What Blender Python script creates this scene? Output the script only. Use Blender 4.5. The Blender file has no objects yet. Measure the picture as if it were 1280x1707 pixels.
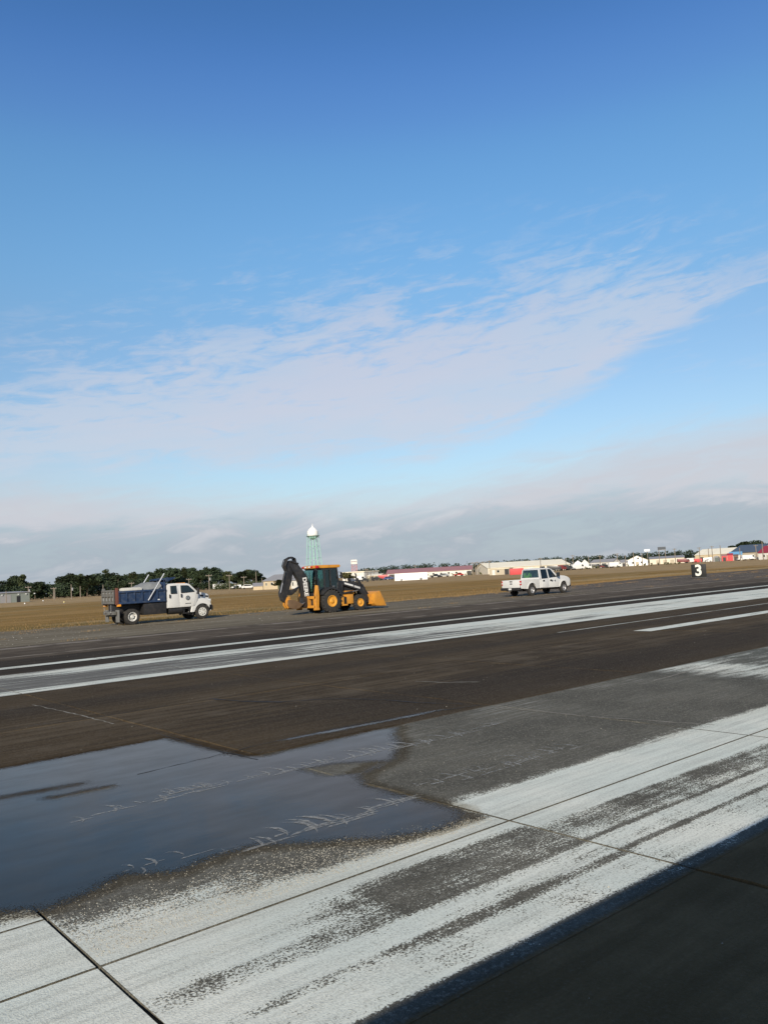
import bpy, bmesh, math, random
from mathutils import Vector, Matrix
R_ = math.radians
S = bpy.context.scene
C = S.collection
random.seed(7)

# ------------------------------------------------------------------ camera
# world X runs along the runway, world Y across it; the viewer stands at the origin, 2.25 m up
CAM_H, FPX = 2.25, 1340.0
right = Vector((0.76661945, -0.63978991, -0.05443795))
down = Vector((0.00862447, 0.0950331, -0.99543675))
fwd = right.cross(down).normalized()
down = fwd.cross(right).normalized()
cd = bpy.data.cameras.new('camera')
cam = bpy.data.objects.new('camera', cd)
C.objects.link(cam)
M = Matrix.Identity(4)
for i in range(3):
    M[i][0] = right[i]; M[i][1] = -down[i]; M[i][2] = -fwd[i]
M.translation = (0, 0, CAM_H)
cam.matrix_world = M
cd.sensor_fit = 'VERTICAL'; cd.sensor_height = 36.0; cd.lens = 36.0 * FPX / 1707.0
cd.clip_start = 0.05; cd.clip_end = 20000
S.camera = cam

def ray(x, y):
    return right * (x - 640) + down * (y - 853.5) + fwd * FPX
def at(x, y, z=0.0):                         # ground point seen at a place of the photograph
    d = ray(x, y); t = (z - CAM_H) / d.z
    return Vector((d.x * t, d.y * t, z))
def hz(x): return 994 - 70 * x / 1280.0
def far(x, D):                               # ground point in that direction, D metres off
    d = ray(x, hz(x)); d.z = 0; d.normalize()
    return Vector((d.x * D, d.y * D, 0))
def hgt(x, y, D):                            # height above ground of that direction at distance D
    d = ray(x, y); h = math.hypot(d.x, d.y)
    return CAM_H + d.z / h * D

# ------------------------------------------------------------------ node helper
class NT:
    def __init__(s, tree): s.t = tree; s.n = tree.nodes; s.l = tree.links
    def new(s, typ, **kw):
        n = s.n.new(typ)
        for k, v in kw.items(): setattr(n, k, v)
        return n
    def put(s, sock, v):
        if v is None: return
        if isinstance(v, bpy.types.NodeSocket): s.l.new(v, sock)
        elif isinstance(v, (tuple, list)) and sock.type == 'RGBA' and len(v) == 3: sock.default_value = (*v, 1)
        else: sock.default_value = v
    def m(s, op, a, b=None, c=None, clamp=False):
        n = s.new('ShaderNodeMath', operation=op, use_clamp=clamp)
        for i, v in enumerate((a, b, c)): s.put(n.inputs[i], v)
        return n.outputs[0]
    def add(s, a, b): return s.m('ADD', a, b)
    def sub(s, a, b): return s.m('SUBTRACT', a, b)
    def mul(s, a, b): return s.m('MULTIPLY', a, b)
    def mad(s, a, b, c): return s.m('MULTIPLY_ADD', a, b, c)
    def mx(s, a, b): return s.m('MAXIMUM', a, b)
    def mn(s, a, b): return s.m('MINIMUM', a, b)
    def step(s, a, lo, hi, tlo=0.0, thi=1.0):
        n = s.new('ShaderNodeMapRange', interpolation_type='SMOOTHSTEP')
        s.put(n.inputs[0], a); s.put(n.inputs[1], lo); s.put(n.inputs[2], hi); s.put(n.inputs[3], tlo); s.put(n.inputs[4], thi)
        return n.outputs[0]
    def band(s, a, lo, hi, w):               # 1 inside lo..hi
        return s.mul(s.step(a, lo - w, lo + w), s.step(a, hi - w, hi + w, 1.0, 0.0))
    def vec(s, x, y, z=0.0):
        n = s.new('ShaderNodeCombineXYZ')
        for i, v in enumerate((x, y, z)): s.put(n.inputs[i], v)
        return n.outputs[0]
    def noise(s, v, scale=1.0, detail=3.0, rough=0.55, dist=0.0, col=False):
        n = s.new('ShaderNodeTexNoise', noise_dimensions='3D')
        s.put(n.inputs['Vector'], v); s.put(n.inputs['Scale'], scale); s.put(n.inputs['Detail'], detail)
        s.put(n.inputs['Roughness'], rough); s.put(n.inputs['Distortion'], dist)
        return n.outputs[1 if col else 0]
    def vor(s, v, scale, feature='F1', out=0, rand=1.0):
        n = s.new('ShaderNodeTexVoronoi', feature=feature)
        s.put(n.inputs['Vector'], v); s.put(n.inputs['Scale'], scale); s.put(n.inputs['Randomness'], rand)
        return n.outputs[out]
    def mix(s, f, a, b, mode='MIX'):
        n = s.new('ShaderNodeMix', data_type='RGBA', blend_type=mode)
        s.put(n.inputs[0], f); s.put(n.inputs[6], a); s.put(n.inputs[7], b)
        return n.outputs[2]
    def scale(s, col, f):
        n = s.new('ShaderNodeVectorMath', operation='SCALE'); s.put(n.inputs[0], col); s.put(n.inputs[3], f)
        return n.outputs[0]
    def curve(s, v, pts):
        n = s.new('ShaderNodeFloatCurve'); cv = n.mapping.curves[0]
        pts = sorted(pts)
        cv.points[0].location = pts[0]; cv.points[1].location = pts[-1]
        for p in pts[1:-1]: cv.points.new(*p)
        for p in cv.points: p.handle_type = 'AUTO_CLAMPED'
        n.mapping.update(); s.put(n.inputs[1], v)
        return n.outputs[0]
    def sep(s, v):
        n = s.new('ShaderNodeSeparateXYZ'); s.put(n.inputs[0], v); return n.outputs
    def bump(s, h, strength=0.3, dist=0.01):
        n = s.new('ShaderNodeBump'); s.put(n.inputs['Strength'], strength); s.put(n.inputs['Distance'], dist); s.put(n.inputs['Height'], h)
        return n.outputs[0]

# ------------------------------------------------------------------ sky, sun, exposure
SUN_H = Vector((-0.782, -0.6235, 0)); SUN_EL = R_(23.2)
SKY = 0.085
W = bpy.data.worlds.new('World'); S.world = W; W.use_nodes = True
w = NT(W.node_tree); w.n.clear()
out = w.new('ShaderNodeOutputWorld'); bg = w.new('ShaderNodeBackground'); w.l.new(bg.outputs[0], out.inputs[0])
bg.inputs[1].default_value = SKY
sky = w.new('ShaderNodeTexSky', sky_type='NISHITA'); sky.sun_disc = False
sky.sun_elevation = SUN_EL; sky.sun_rotation = math.atan2(SUN_H.x, SUN_H.y)
sky.air_density = 1.0; sky.dust_density = 0.6; sky.ozone_density = 2.0; sky.altitude = 0
gen = w.new('ShaderNodeTexCoord').outputs['Generated']
X, Y, Z = w.sep(gen)
el = w.mul(w.m('ARCSINE', Z), 57.2958)
az = w.mul(w.m('ARCTAN2', w.sub(w.mul(Y, 0.6428), w.mul(X, 0.766)), w.add(w.mul(X, 0.6428), w.mul(Y, 0.766))), 57.2958)   # degrees left of the view
t = w.mad(az, 1 / 360.0, 0.5)
def skycurve(pts):                            # (degrees of azimuth, elevation) -> elevation
    q = [((a - 50 + 180) / 360.0, e / 40.0) for a, e in pts]
    return w.mul(w.curve(t, q), 40.0)
rgt = w.add(w.mul(X, 0.77), w.mul(Y, -0.64))
zs = w.sub(Z, w.mul(rgt, 0.10))
sc1 = w.vec(w.mul(X, 2.2), w.mul(Y, 2.2), w.mul(zs, 9.0))
n_big = w.noise(sc1, 1.6, 4.0, 0.55, 0.3)
n_mid = w.noise(sc1, 4.2, 5.0, 0.6, 0.6)
sc2 = w.vec(w.mul(X, 3.0), w.mul(Y, 3.0), w.mul(zs, 11.0))
n_fin = w.noise(sc2, 9.0, 6.0, 0.62, 0.8)
n_br = w.noise(w.vec(X, Y, w.mul(Z, 2.0)), 0.9, 2.0)
e1 = w.add(el, w.add(w.mul(w.sub(n_big, 0.5), 7.0), w.mul(w.sub(n_mid, 0.5), 5.0)))
e2 = w.add(el, w.add(w.mul(w.sub(n_mid, 0.5), 2.6), w.mul(w.sub(n_big, 0.5), 2.0)))
upA = skycurve([(-130, 18), (-30, 20), (22.8, 20.6), (33, 22.8), (46, 23.2), (52, 22.8), (57, 21.6), (64, 20.2), (71, 18.2), (76, 16.4), (100, 15), (160, 16), (230, 18)])
loA = skycurve([(-130, 10), (-30, 17), (15, 17.8), (23, 16.6), (29, 14.9), (34, 12.4), (38.4, 10.4), (43, 9.0), (49, 8.4), (58, 8.4), (76, 7.8), (100, 7.5), (160, 8), (230, 10)])
upB = skycurve([(-130, 8), (-30, 9.5), (24, 9.2), (32, 8.6), (38.7, 7.6), (45, 6.6), (52, 6.2), (60, 6.6), (68, 7.4), (76, 7.8), (110, 8), (230, 8)])
tex = w.add(w.mul(n_mid, 0.55), w.mul(n_fin, 0.45))
# the bank: a soft body with a broken, streaky upper side
sc3 = w.vec(w.mul(X, 5.0), w.mul(Y, 5.0), w.mul(w.sub(Z, w.mul(rgt, 0.13)), 26.0))
n_str = w.noise(sc3, 2.2, 5.0, 0.6, 0.9)
wsp = w.mad(n_str, 0.6, w.mul(n_fin, 0.4))
body = w.mul(w.step(w.sub(w.add(e2, w.mul(w.sub(n_str, 0.5), 3.0)), loA), -0.8, 1.5), w.step(w.sub(upA, e1), -1.5, 5.5))
topside = w.step(w.sub(upA, e1), 1.0, 9.5)                       # 0 at the top edge, 1 deep inside
dA = w.mul(body, w.mul(w.step(wsp, w.sub(0.46, w.mul(topside, 0.26)), w.sub(0.64, w.mul(topside, 0.14))), w.mad(topside, 0.22, 0.50)))
wis = w.mul(w.mul(w.step(wsp, 0.47, 0.68), w.step(n_big, 0.42, 0.60)), w.mul(w.step(el, 10.0, 15.0), w.step(w.sub(w.add(upA, 1.5), e2), -1.5, 3.0)))
dA = w.mx(dA, w.mul(wis, 0.34))
dB = w.step(w.sub(upB, w.add(e2, w.mul(w.sub(n_str, 0.5), 2.5))), -1.2, 2.6)
dB = w.mul(dB, w.mad(w.step(n_mid, 0.32, 0.62), 0.20, 0.68))
hazy = w.step(el, 0.0, 14.0, 0.6, 0.0)
K = 1.0 / SKY
def kc(c): return tuple(v * K for v in c)
sunside = w.step(w.add(w.mul(X, SUN_H.x), w.mul(Y, SUN_H.y)), 0.0, 0.8)
def tint(a):                                   # clear-air colour: deeper blue overhead than the sky model gives
    return w.mul(w.curve(w.m('DIVIDE', el, 90.0, clamp=True), [(e / 90.0, q / 2.5) for e, q in a]), 2.5)
skyc = w.mix(1.0, sky.outputs[0], w.mix(sunside, w.vec(tint([(0, 1.2), (13, 1.25), (25.5, 1.16), (31, .98), (37, .70), (50, .42), (90, .33)]), tint([(0, 1.3), (13, 1.36), (25.5, 1.66), (31, 1.46), (37, 1.20), (50, .85), (90, .66)]), tint([(0, 1.3), (13, 1.40), (25.5, 1.84), (31, 1.9), (37, 1.72), (50, 1.3), (90, 1.05)])), (0.9, 1.0, 1.1)), 'MULTIPLY')
colr = w.mix(hazy, skyc, kc((0.42, 0.52, 0.63)))
warm = w.mix(w.step(n_big, 0.35, 0.65), kc((0.53, 0.58, 0.67)), kc((0.59, 0.58, 0.64)))
colr = w.mix(dA, colr, warm)
low = w.mix(w.step(w.add(e2, w.mul(w.sub(n_mid, .5), 3.0)), 2.6, 5.2), kc((0.335, 0.385, 0.455)), kc((0.54, 0.535, 0.585)))
low = w.mix(w.mul(w.step(n_mid, 0.50, 0.70), 0.45), low, kc((0.56, 0.565, 0.60)))
colr = w.mix(dB, colr, low)
colr = w.mix(w.step(el, -2.0, 0.0, 1.0, 0.0), colr, kc((0.22, 0.20, 0.17)))
w.l.new(colr, bg.inputs[0])

sd = bpy.data.lights.new('sun', 'SUN'); sd.energy = 4.7; sd.angle = R_(0.3); sd.color = (1.0, 0.90, 0.74)
sun = bpy.data.objects.new('sun', sd); C.objects.link(sun)
sv = Vector((SUN_H.x * math.cos(SUN_EL), SUN_H.y * math.cos(SUN_EL), math.sin(SUN_EL)))
sun.rotation_euler = sv.to_track_quat('Z', 'Y').to_euler(); sun.location = (-40, -40, 60)
S.view_settings.view_transform = 'Standard'
S.view_settings.look = 'None'
S.view_settings.exposure = 0.15
S.view_settings.gamma = 1.0
S.view_settings.use_curve_mapping = False
S.cycles.max_bounces = 6; S.cycles.transparent_max_bounces = 10

# ------------------------------------------------------------------ object helpers
def tag(o, label=None, cat=None, group=None, kind=None):
    if label: o['label'] = label
    if cat: o['category'] = cat
    if group: o['group'] = group
    if kind: o['kind'] = kind
    return o
def empty(name, loc=(0, 0, 0), rz=0.0, parent=None):
    o = bpy.data.objects.new(name, None); o.empty_display_size = 0.2; C.objects.link(o)
    o.location = loc; o.rotation_euler = (0, 0, rz)
    if parent: o.parent = parent
    return o
def link(name, me, mat, parent=None, loc=None, rz=0.0):
    o = bpy.data.objects.new(name, me)
    if mat and not me.materials: me.materials.append(mat)
    C.objects.link(o)
    if parent: o.parent = parent
    if loc is not None: o.location = loc
    o.rotation_euler = (0, 0, rz)
    return o
def copy_tree(o, parent=None):
    c = o.copy(); C.objects.link(c)
    if parent: c.parent = parent; c.matrix_parent_inverse = o.matrix_parent_inverse
    for ch in list(o.children): copy_tree(ch, c)
    return c

class MB:
    def __init__(s): s.b = bmesh.new()
    def face(s, pts):
        return s.b.faces.new([s.b.verts.new(p) for p in pts])
    def box(s, x0, x1, y0, y1, z0, z1, bev=0.0, M=None):
        vs = [s.b.verts.new((x, y, z)) for x in (x0, x1) for y in (y0, y1) for z in (z0, z1)]
        fs = [s.b.faces.new([vs[i] for i in q]) for q in ((0, 1, 3, 2), (4, 6, 7, 5), (0, 4, 5, 1), (2, 3, 7, 6), (0, 2, 6, 4), (1, 5, 7, 3))]
        if bev:
            ed = list({e for f in fs for e in f.edges})
            r = bmesh.ops.bevel(s.b, geom=ed, offset=bev, segments=2, profile=0.6, affect='EDGES')
            vs = list({v for f in r['faces'] for v in f.verts} | {v for v in vs if v.is_valid})
        if M is not None:
            for v in vs: v.co = M @ v.co
        return s
    def prism(s, prof, y0, y1, bev=0.0, fn=None, segs=2):
        """side profile (x,z) swept across y0..y1; fn moves each vertex"""
        a = [s.b.verts.new((x, y0, z)) for x, z in prof]; b = [s.b.verts.new((x, y1, z)) for x, z in prof]
        n = len(prof)
        ar = sum(prof[i][0] * prof[(i + 1) % n][1] - prof[(i + 1) % n][0] * prof[i][1] for i in range(n))
        if ar < 0: a.reverse(); b.reverse()
        f1 = s.b.faces.new(a); f2 = s.b.faces.new(list(reversed(b))); fs = [f1, f2]
        for i in range(n):
            j = (i + 1) % n
            fs.append(s.b.faces.new((a[j], a[i], b[i], b[j])))
        if bev:
            ed = list({e for f in (f1, f2) for e in f.edges})
            r = bmesh.ops.bevel(s.b, geom=ed, offset=bev, segments=segs, profile=0.6, affect='EDGES')
            vs = {v for f in r['faces'] for v in f.verts}
            for f in fs:
                if f.is_valid: vs |= set(f.verts)
        else: vs = set(a) | set(b)
        if fn:
            for v in vs: v.co = fn(v.co)
        return s
    def cyl(s, p, q, r0, r1=None, n=10, caps=True):
        p = Vector(p); q = Vector(q); r1 = r0 if r1 is None else r1
        d = (q - p).normalized(); u = d.orthogonal().normalized(); v = d.cross(u)
        A = [s.b.verts.new(p + (u * math.cos(6.28319 * i / n) + v * math.sin(6.28319 * i / n)) * r0) for i in range(n)]
        B = [s.b.verts.new(q + (u * math.cos(6.28319 * i / n) + v * math.sin(6.28319 * i / n)) * r1) for i in range(n)]
        for i in range(n):
            j = (i + 1) % n; s.b.faces.new((A[i], A[j], B[j], B[i]))
        if caps: s.b.faces.new(list(reversed(A))); s.b.faces.new(B)
        return s
    def tube(s, pts, r, n=6):
        pts = [Vector(p) for p in pts]
        rs = r if isinstance(r, (list, tuple)) else [r] * len(pts)
        prev = None; u = None
        for i, p in enumerate(pts):
            d = ((pts[min(i + 1, len(pts) - 1)] - pts[max(i - 1, 0)])).normalized()
            u = d.orthogonal().normalized() if u is None else (u - d * u.dot(d)).normalized()
            v = d.cross(u)
            ring = [s.b.verts.new(p + (u * math.cos(6.28319 * k / n) + v * math.sin(6.28319 * k / n)) * rs[i]) for k in range(n)]
            if prev:
                for k in range(n):
                    j = (k + 1) % n; s.b.faces.new((prev[k], prev[j], ring[j], ring[k]))
            else: s.b.faces.new(list(reversed(ring)))
            prev = ring
        s.b.faces.new(prev)
        return s
    def lathe(s, prof, axis='Z', c=(0, 0, 0), n=24, caps=True):
        """prof of (radius, height) turned round an axis"""
        c = Vector(c); rings = []
        for r, h in prof:
            ring = []
            for i in range(n):
                a = 6.28319 * i / n
                p = (r * math.cos(a), r * math.sin(a), h) if axis == 'Z' else (r * math.cos(a), h, r * math.sin(a))
                ring.append(s.b.verts.new(c + Vector(p)))
            rings.append(ring)
        for A, B in zip(rings, rings[1:]):
            for i in range(n):
                j = (i + 1) % n; s.b.faces.new((A[i], A[j], B[j], B[i]))
        if prof[0] == prof[-1]: caps = False
        if caps and prof[0][0] > 1e-4: s.b.faces.new(rings[0])
        if caps and prof[-1][0] > 1e-4: s.b.faces.new(rings[-1])
        return s
    def mesh(s, name, sharp=32):
        bmesh.ops.remove_doubles(s.b, verts=s.b.verts[:], dist=1e-5)
        bmesh.ops.recalc_face_normals(s.b, faces=s.b.faces[:])
        me = bpy.data.meshes.new(name); s.b.to_mesh(me); s.b.free()
        me.shade_smooth(); me.set_sharp_from_angle(angle=R_(sharp))
        return me
    def build(s, name, mat, parent=None, loc=None, rz=0.0, sharp=32):
        return link(name, s.mesh(name, sharp), mat, parent, loc, rz)

# ------------------------------------------------------------------ materials
MATS = {}
def pm(name, col, rough=0.5, metal=0.0, var=0.18, scale=3.0, dirt=None, dirt_amt=0.0, bump=0.0, spec=0.5, coat=0.0):
    """painted or plain surface with uneven tone, fine grain and patches of dirt"""
    if name in MATS: return MATS[name]
    m = bpy.data.materials.new(name); m.use_nodes = True
    k = NT(m.node_tree); k.n.clear()
    o = k.new('ShaderNodeOutputMaterial'); p = k.new('ShaderNodeBsdfPrincipled'); k.l.new(p.outputs[0], o.inputs[0])
    co = k.new('ShaderNodeTexCoord').outputs['Object']
    n1 = k.noise(co, scale, 4.0, 0.6); n2 = k.noise(co, scale * 9, 2.0)
    f = k.mad(k.sub(k.mad(n2, 0.4, n1), 0.7), var * 2, 1.0)
    c = k.scale(k.mix(0.0, col, col), f)
    if dirt:
        d = k.mul(k.step(k.noise(co, scale * 1.7, 5.0, 0.65, 0.4), 0.45, 0.7), dirt_amt)
        c = k.mix(d, c, dirt)
    k.l.new(c, p.inputs['Base Color'])
    k.put(p.inputs['Roughness'], k.mad(n1, 0.16, rough - 0.08)); p.inputs['Metallic'].default_value = metal
    p.inputs['Specular IOR Level'].default_value = spec
    if coat: p.inputs['Coat Weight'].default_value = coat; p.inputs['Coat Roughness'].default_value = 0.06
    if bump: k.l.new(k.bump(n2, bump, 0.02), p.inputs['Normal'])
    MATS[name] = m
    return m
def glassy(name, tint=(0.55, 0.68, 0.66), dens=0.5):
    """thin window pane: tinted see-through with a mirror skin"""
    if name in MATS: return MATS[name]
    m = bpy.data.materials.new(name); m.use_nodes = True
    k = NT(m.node_tree); k.n.clear()
    o = k.new('ShaderNodeOutputMaterial'); tr = k.new('ShaderNodeBsdfTransparent'); gl = k.new('ShaderNodeBsdfGlossy')
    tr.inputs[0].default_value = (*[v * dens for v in tint], 1); gl.inputs['Roughness'].default_value = 0.03
    gl.inputs[0].default_value = (0.9, 0.95, 0.95, 1)
    fr = k.new('ShaderNodeFresnel'); fr.inputs[0].default_value = 1.5
    mx = k.new('ShaderNodeMixShader'); k.l.new(k.mad(fr.outputs[0], 1.0, 0.02), mx.inputs[0])
    k.l.new(tr.outputs[0], mx.inputs[1]); k.l.new(gl.outputs[0], mx.inputs[2]); k.l.new(mx.outputs[0], o.inputs[0])
    MATS[name] = m
    return m

white = pm('white_paint', (0.60, 0.60, 0.585), 0.28, var=0.04, scale=1.2, dirt=(0.45, 0.41, 0.35), dirt_amt=0.16, coat=0.4)
rubber = pm('tyre_rubber', (0.022, 0.021, 0.020), 0.85, var=0.3, scale=6, dirt=(0.09, 0.075, 0.06), dirt_amt=0.45)
black = pm('black_plastic', (0.016, 0.016, 0.017), 0.55, var=0.25, dirt=(0.06, 0.05, 0.045), dirt_amt=0.4)
steel = pm('bare_steel', (0.32, 0.32, 0.33), 0.42, 0.7, var=0.2)
wheelw = pm('wheel_white', (0.60, 0.60, 0.57), 0.45, var=0.15, scale=5, dirt=(0.22, 0.18, 0.14), dirt_amt=0.6)
wheels = pm('wheel_steel', (0.42, 0.42, 0.43), 0.38, 0.55, var=0.2, scale=6, dirt=(0.16, 0.14, 0.12), dirt_amt=0.5)
darkglass = pm('dark_glass', (0.012, 0.018, 0.018), 0.06, var=0.1, spec=0.7)

# ------------------------------------------------------------------ pavement material (world position: X along, Y across)
def pavement_colour(k, pos):
    u, v, _ = k.sep(pos)
    big = k.noise(k.vec(k.mul(u, 0.10), k.mul(v, 0.55)), 1.0, 4.0, 0.6)
    strk = k.noise(k.vec(k.mul(u, 0.30), k.mul(v, 5.5), 3.1), 1.0, 4.0, 0.6)
    strk2 = k.noise(k.vec(k.mul(u, 0.9), k.mul(v, 17.0), 9.1), 1.0, 3.0, 0.6)
    blot = k.noise(pos, 0.75, 5.0, 0.6)
    fine = k.noise(pos, 38.0, 3.0, 0.7)
    grit = k.vor(pos, 95.0, 'F1', 0)
    grit2 = k.vor(pos, 48.0, 'F1', 1)
    vw = k.add(v, k.mad(blot, 0.5, -0.25))
    # rubber-darkened concrete
    dark = k.mix(k.step(k.mad(strk, 0.6, k.mul(big, 0.5)), 0.40, 0.72), (0.048, 0.032, 0.016), (0.104, 0.073, 0.038))
    dark = k.mix(k.mul(k.step(blot, 0.50, 0.72), 0.55), dark, (0.115, 0.088, 0.058))
    dark = k.mix(k.mul(k.step(strk2, 0.58, 0.78), 0.30), dark, (0.13, 0.115, 0.095))
    rub = k.mul(k.band(k.add(v, k.mul(k.sub(strk, .5), 2.2)), 9.6, 12.4, 0.8), k.step(u, 5.0, 9.0))
    rub = k.mx(rub, k.band(k.add(v, k.mul(k.sub(strk, .5), 1.8)), 16.2, 17.2, 0.6))
    dark = k.mix(k.mul(rub, 0.6), dark, (0.030, 0.023, 0.017))
    tanp = k.mul(k.band(k.add(v, k.mul(k.sub(blot, .5), 3.0)), 12.6, 15.6, 0.9), k.step(k.mad(blot, 0.6, k.mul(strk, 0.5)), 0.50, 0.68))
    dark = k.mix(k.mul(tanp, 0.5), dark, (0.15, 0.118, 0.078))
    dark = k.mix(k.mul(k.step(k.sep(grit2)[0], 0.66, 0.95), 0.42), dark, (0.17, 0.145, 0.11))
    dark = k.mix(k.mul(k.step(grit, 0.32, 0.62), 0.40), dark, (0.020, 0.016, 0.012))
    # clean aggregate
    ag = k.mix(k.step(k.mad(blot, 0.7, k.mul(strk, 0.4)), 0.42, 0.70), (0.112, 0.105, 0.083), (0.172, 0.160, 0.125))
    sp = k.step(k.sep(grit2)[0], 0.60, 0.98)
    ag = k.mix(k.mul(sp, 0.55), ag, (0.30, 0.285, 0.235))
    ag = k.mix(k.mul(k.step(grit, 0.30, 0.6), 0.5), ag, (0.05, 0.048, 0.042))
    ag = k.mix(k.mul(k.step(u, 12.0, 20.0), 0.45), ag, (0.105, 0.118, 0.105))
    ag = k.mix(k.mul(k.mul(k.step(strk2, 0.47, 0.66), k.step(blot, .42, .6)), k.mad(k.step(v, 8.0, 9.3), 0.45, 0.12)), ag, (0.36, 0.36, 0.32))
    # zone weights
    zone = k.new('ShaderNodeTexNoise')   # ragged borders
    vj = k.add(v, k.mad(fine, 0.10, -0.05))
    vj2 = k.add(v, k.mul(k.sub(strk, 0.5), 1.2))
    apron = k.mix(k.step(k.mad(blot, 0.6, k.mul(strk, 0.4)), 0.40, 0.64), (0.130, 0.082, 0.036), (0.210, 0.135, 0.064))
    dark = k.mix(k.step(v, 3.24, 3.32, 0.85, 0.0), dark, apron)
    c = k.mix(k.band(vj, 3.28, 9.36, 0.05), dark, ag)
    mid = k.mix(k.step(strk, 0.35, 0.65), (0.12, 0.116, 0.104), (0.19, 0.185, 0.165))
    c = k.mix(k.band(v, 19.68, 24.85, 0.06), c, mid)
    tar = k.mix(k.step(strk, 0.4, 0.7), (0.034, 0.026, 0.018), (0.064, 0.050, 0.035))
    c = k.mix(k.band(vj2, 24.9, 30.6, 0.25), c, tar)
    edge = k.mix(k.step(k.mad(strk, 0.5, k.mul(blot, 0.5)), 0.40, 0.64), (0.070, 0.054, 0.038), (0.135, 0.108, 0.078))
    c = k.mix(k.step(vj2, 30.3, 31.2), c, edge)
    # lines of swept grit along the edge of the old runway
    gl = k.mul(k.mx(k.band(k.add(v, k.mul(k.sub(big, .5), .8)), 31.6, 31.95, 0.12), k.band(k.add(v, k.mul(k.sub(big, .5), 1.2)), 36.6, 37.5, 0.3)), k.step(blot, 0.36, 0.55))
    c = k.mix(k.mul(gl, 0.8), c, (0.27, 0.235, 0.19))
    c = k.mix(k.mul(k.step(fine, 0.5, 0.85), 0.22), c, (0.30, 0.27, 0.22))
    c = k.mix(k.mul(k.step(fine, 0.48, 0.2), 0.30), c, (0.012, 0.011, 0.010))
    return dict(c=c, u=u, v=v, fine=fine, grit=grit, strk=strk, strk2=strk2, blot=blot, big=big, sp=sp)
def pave_mat(name, paint=None):
    m = bpy.data.materials.new(name); m.use_nodes = True
    k = NT(m.node_tree); k.n.clear()
    o = k.new('ShaderNodeOutputMaterial'); p = k.new('ShaderNodeBsdfPrincipled'); k.l.new(p.outputs[0], o.inputs[0])
    pos = k.new('ShaderNodeNewGeometry').outputs['Position']
    d = pavement_colour(k, pos)
    c = d['c']; rough = k.mad(d['fine'], 0.2, 0.8); h = k.add(k.mul(d['grit'], 0.7), k.mul(d['fine'], 0.6))
    if paint:
        f = paint(k, d, pos)
        pc = k.mix(k.step(d['blot'], 0.35, 0.7), (0.68, 0.715, 0.63), (0.80, 0.80, 0.69))
        pc = k.mix(k.mul(k.step(d['strk2'], 0.50, 0.74), 0.40), pc, (0.40, 0.41, 0.36))
        pc = k.mix(k.mul(k.step(d['big'], 0.46, 0.68), 0.35), pc, (0.56, 0.52, 0.40))
        pc = k.mix(k.mul(k.step(d['fine'], 0.5, 0.25), 0.35), pc, (0.40, 0.40, 0.36))
        c = k.mix(f, c, pc); h = k.mul(h, k.mad(f, -0.65, 1.0))
    k.l.new(c, p.inputs['Base Color']); k.put(p.inputs['Roughness'], rough)
    p.inputs['Specular IOR Level'].default_value = 0.06
    k.l.new(k.bump(h, 0.55, 0.008), p.inputs['Normal'])
    return m
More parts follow.
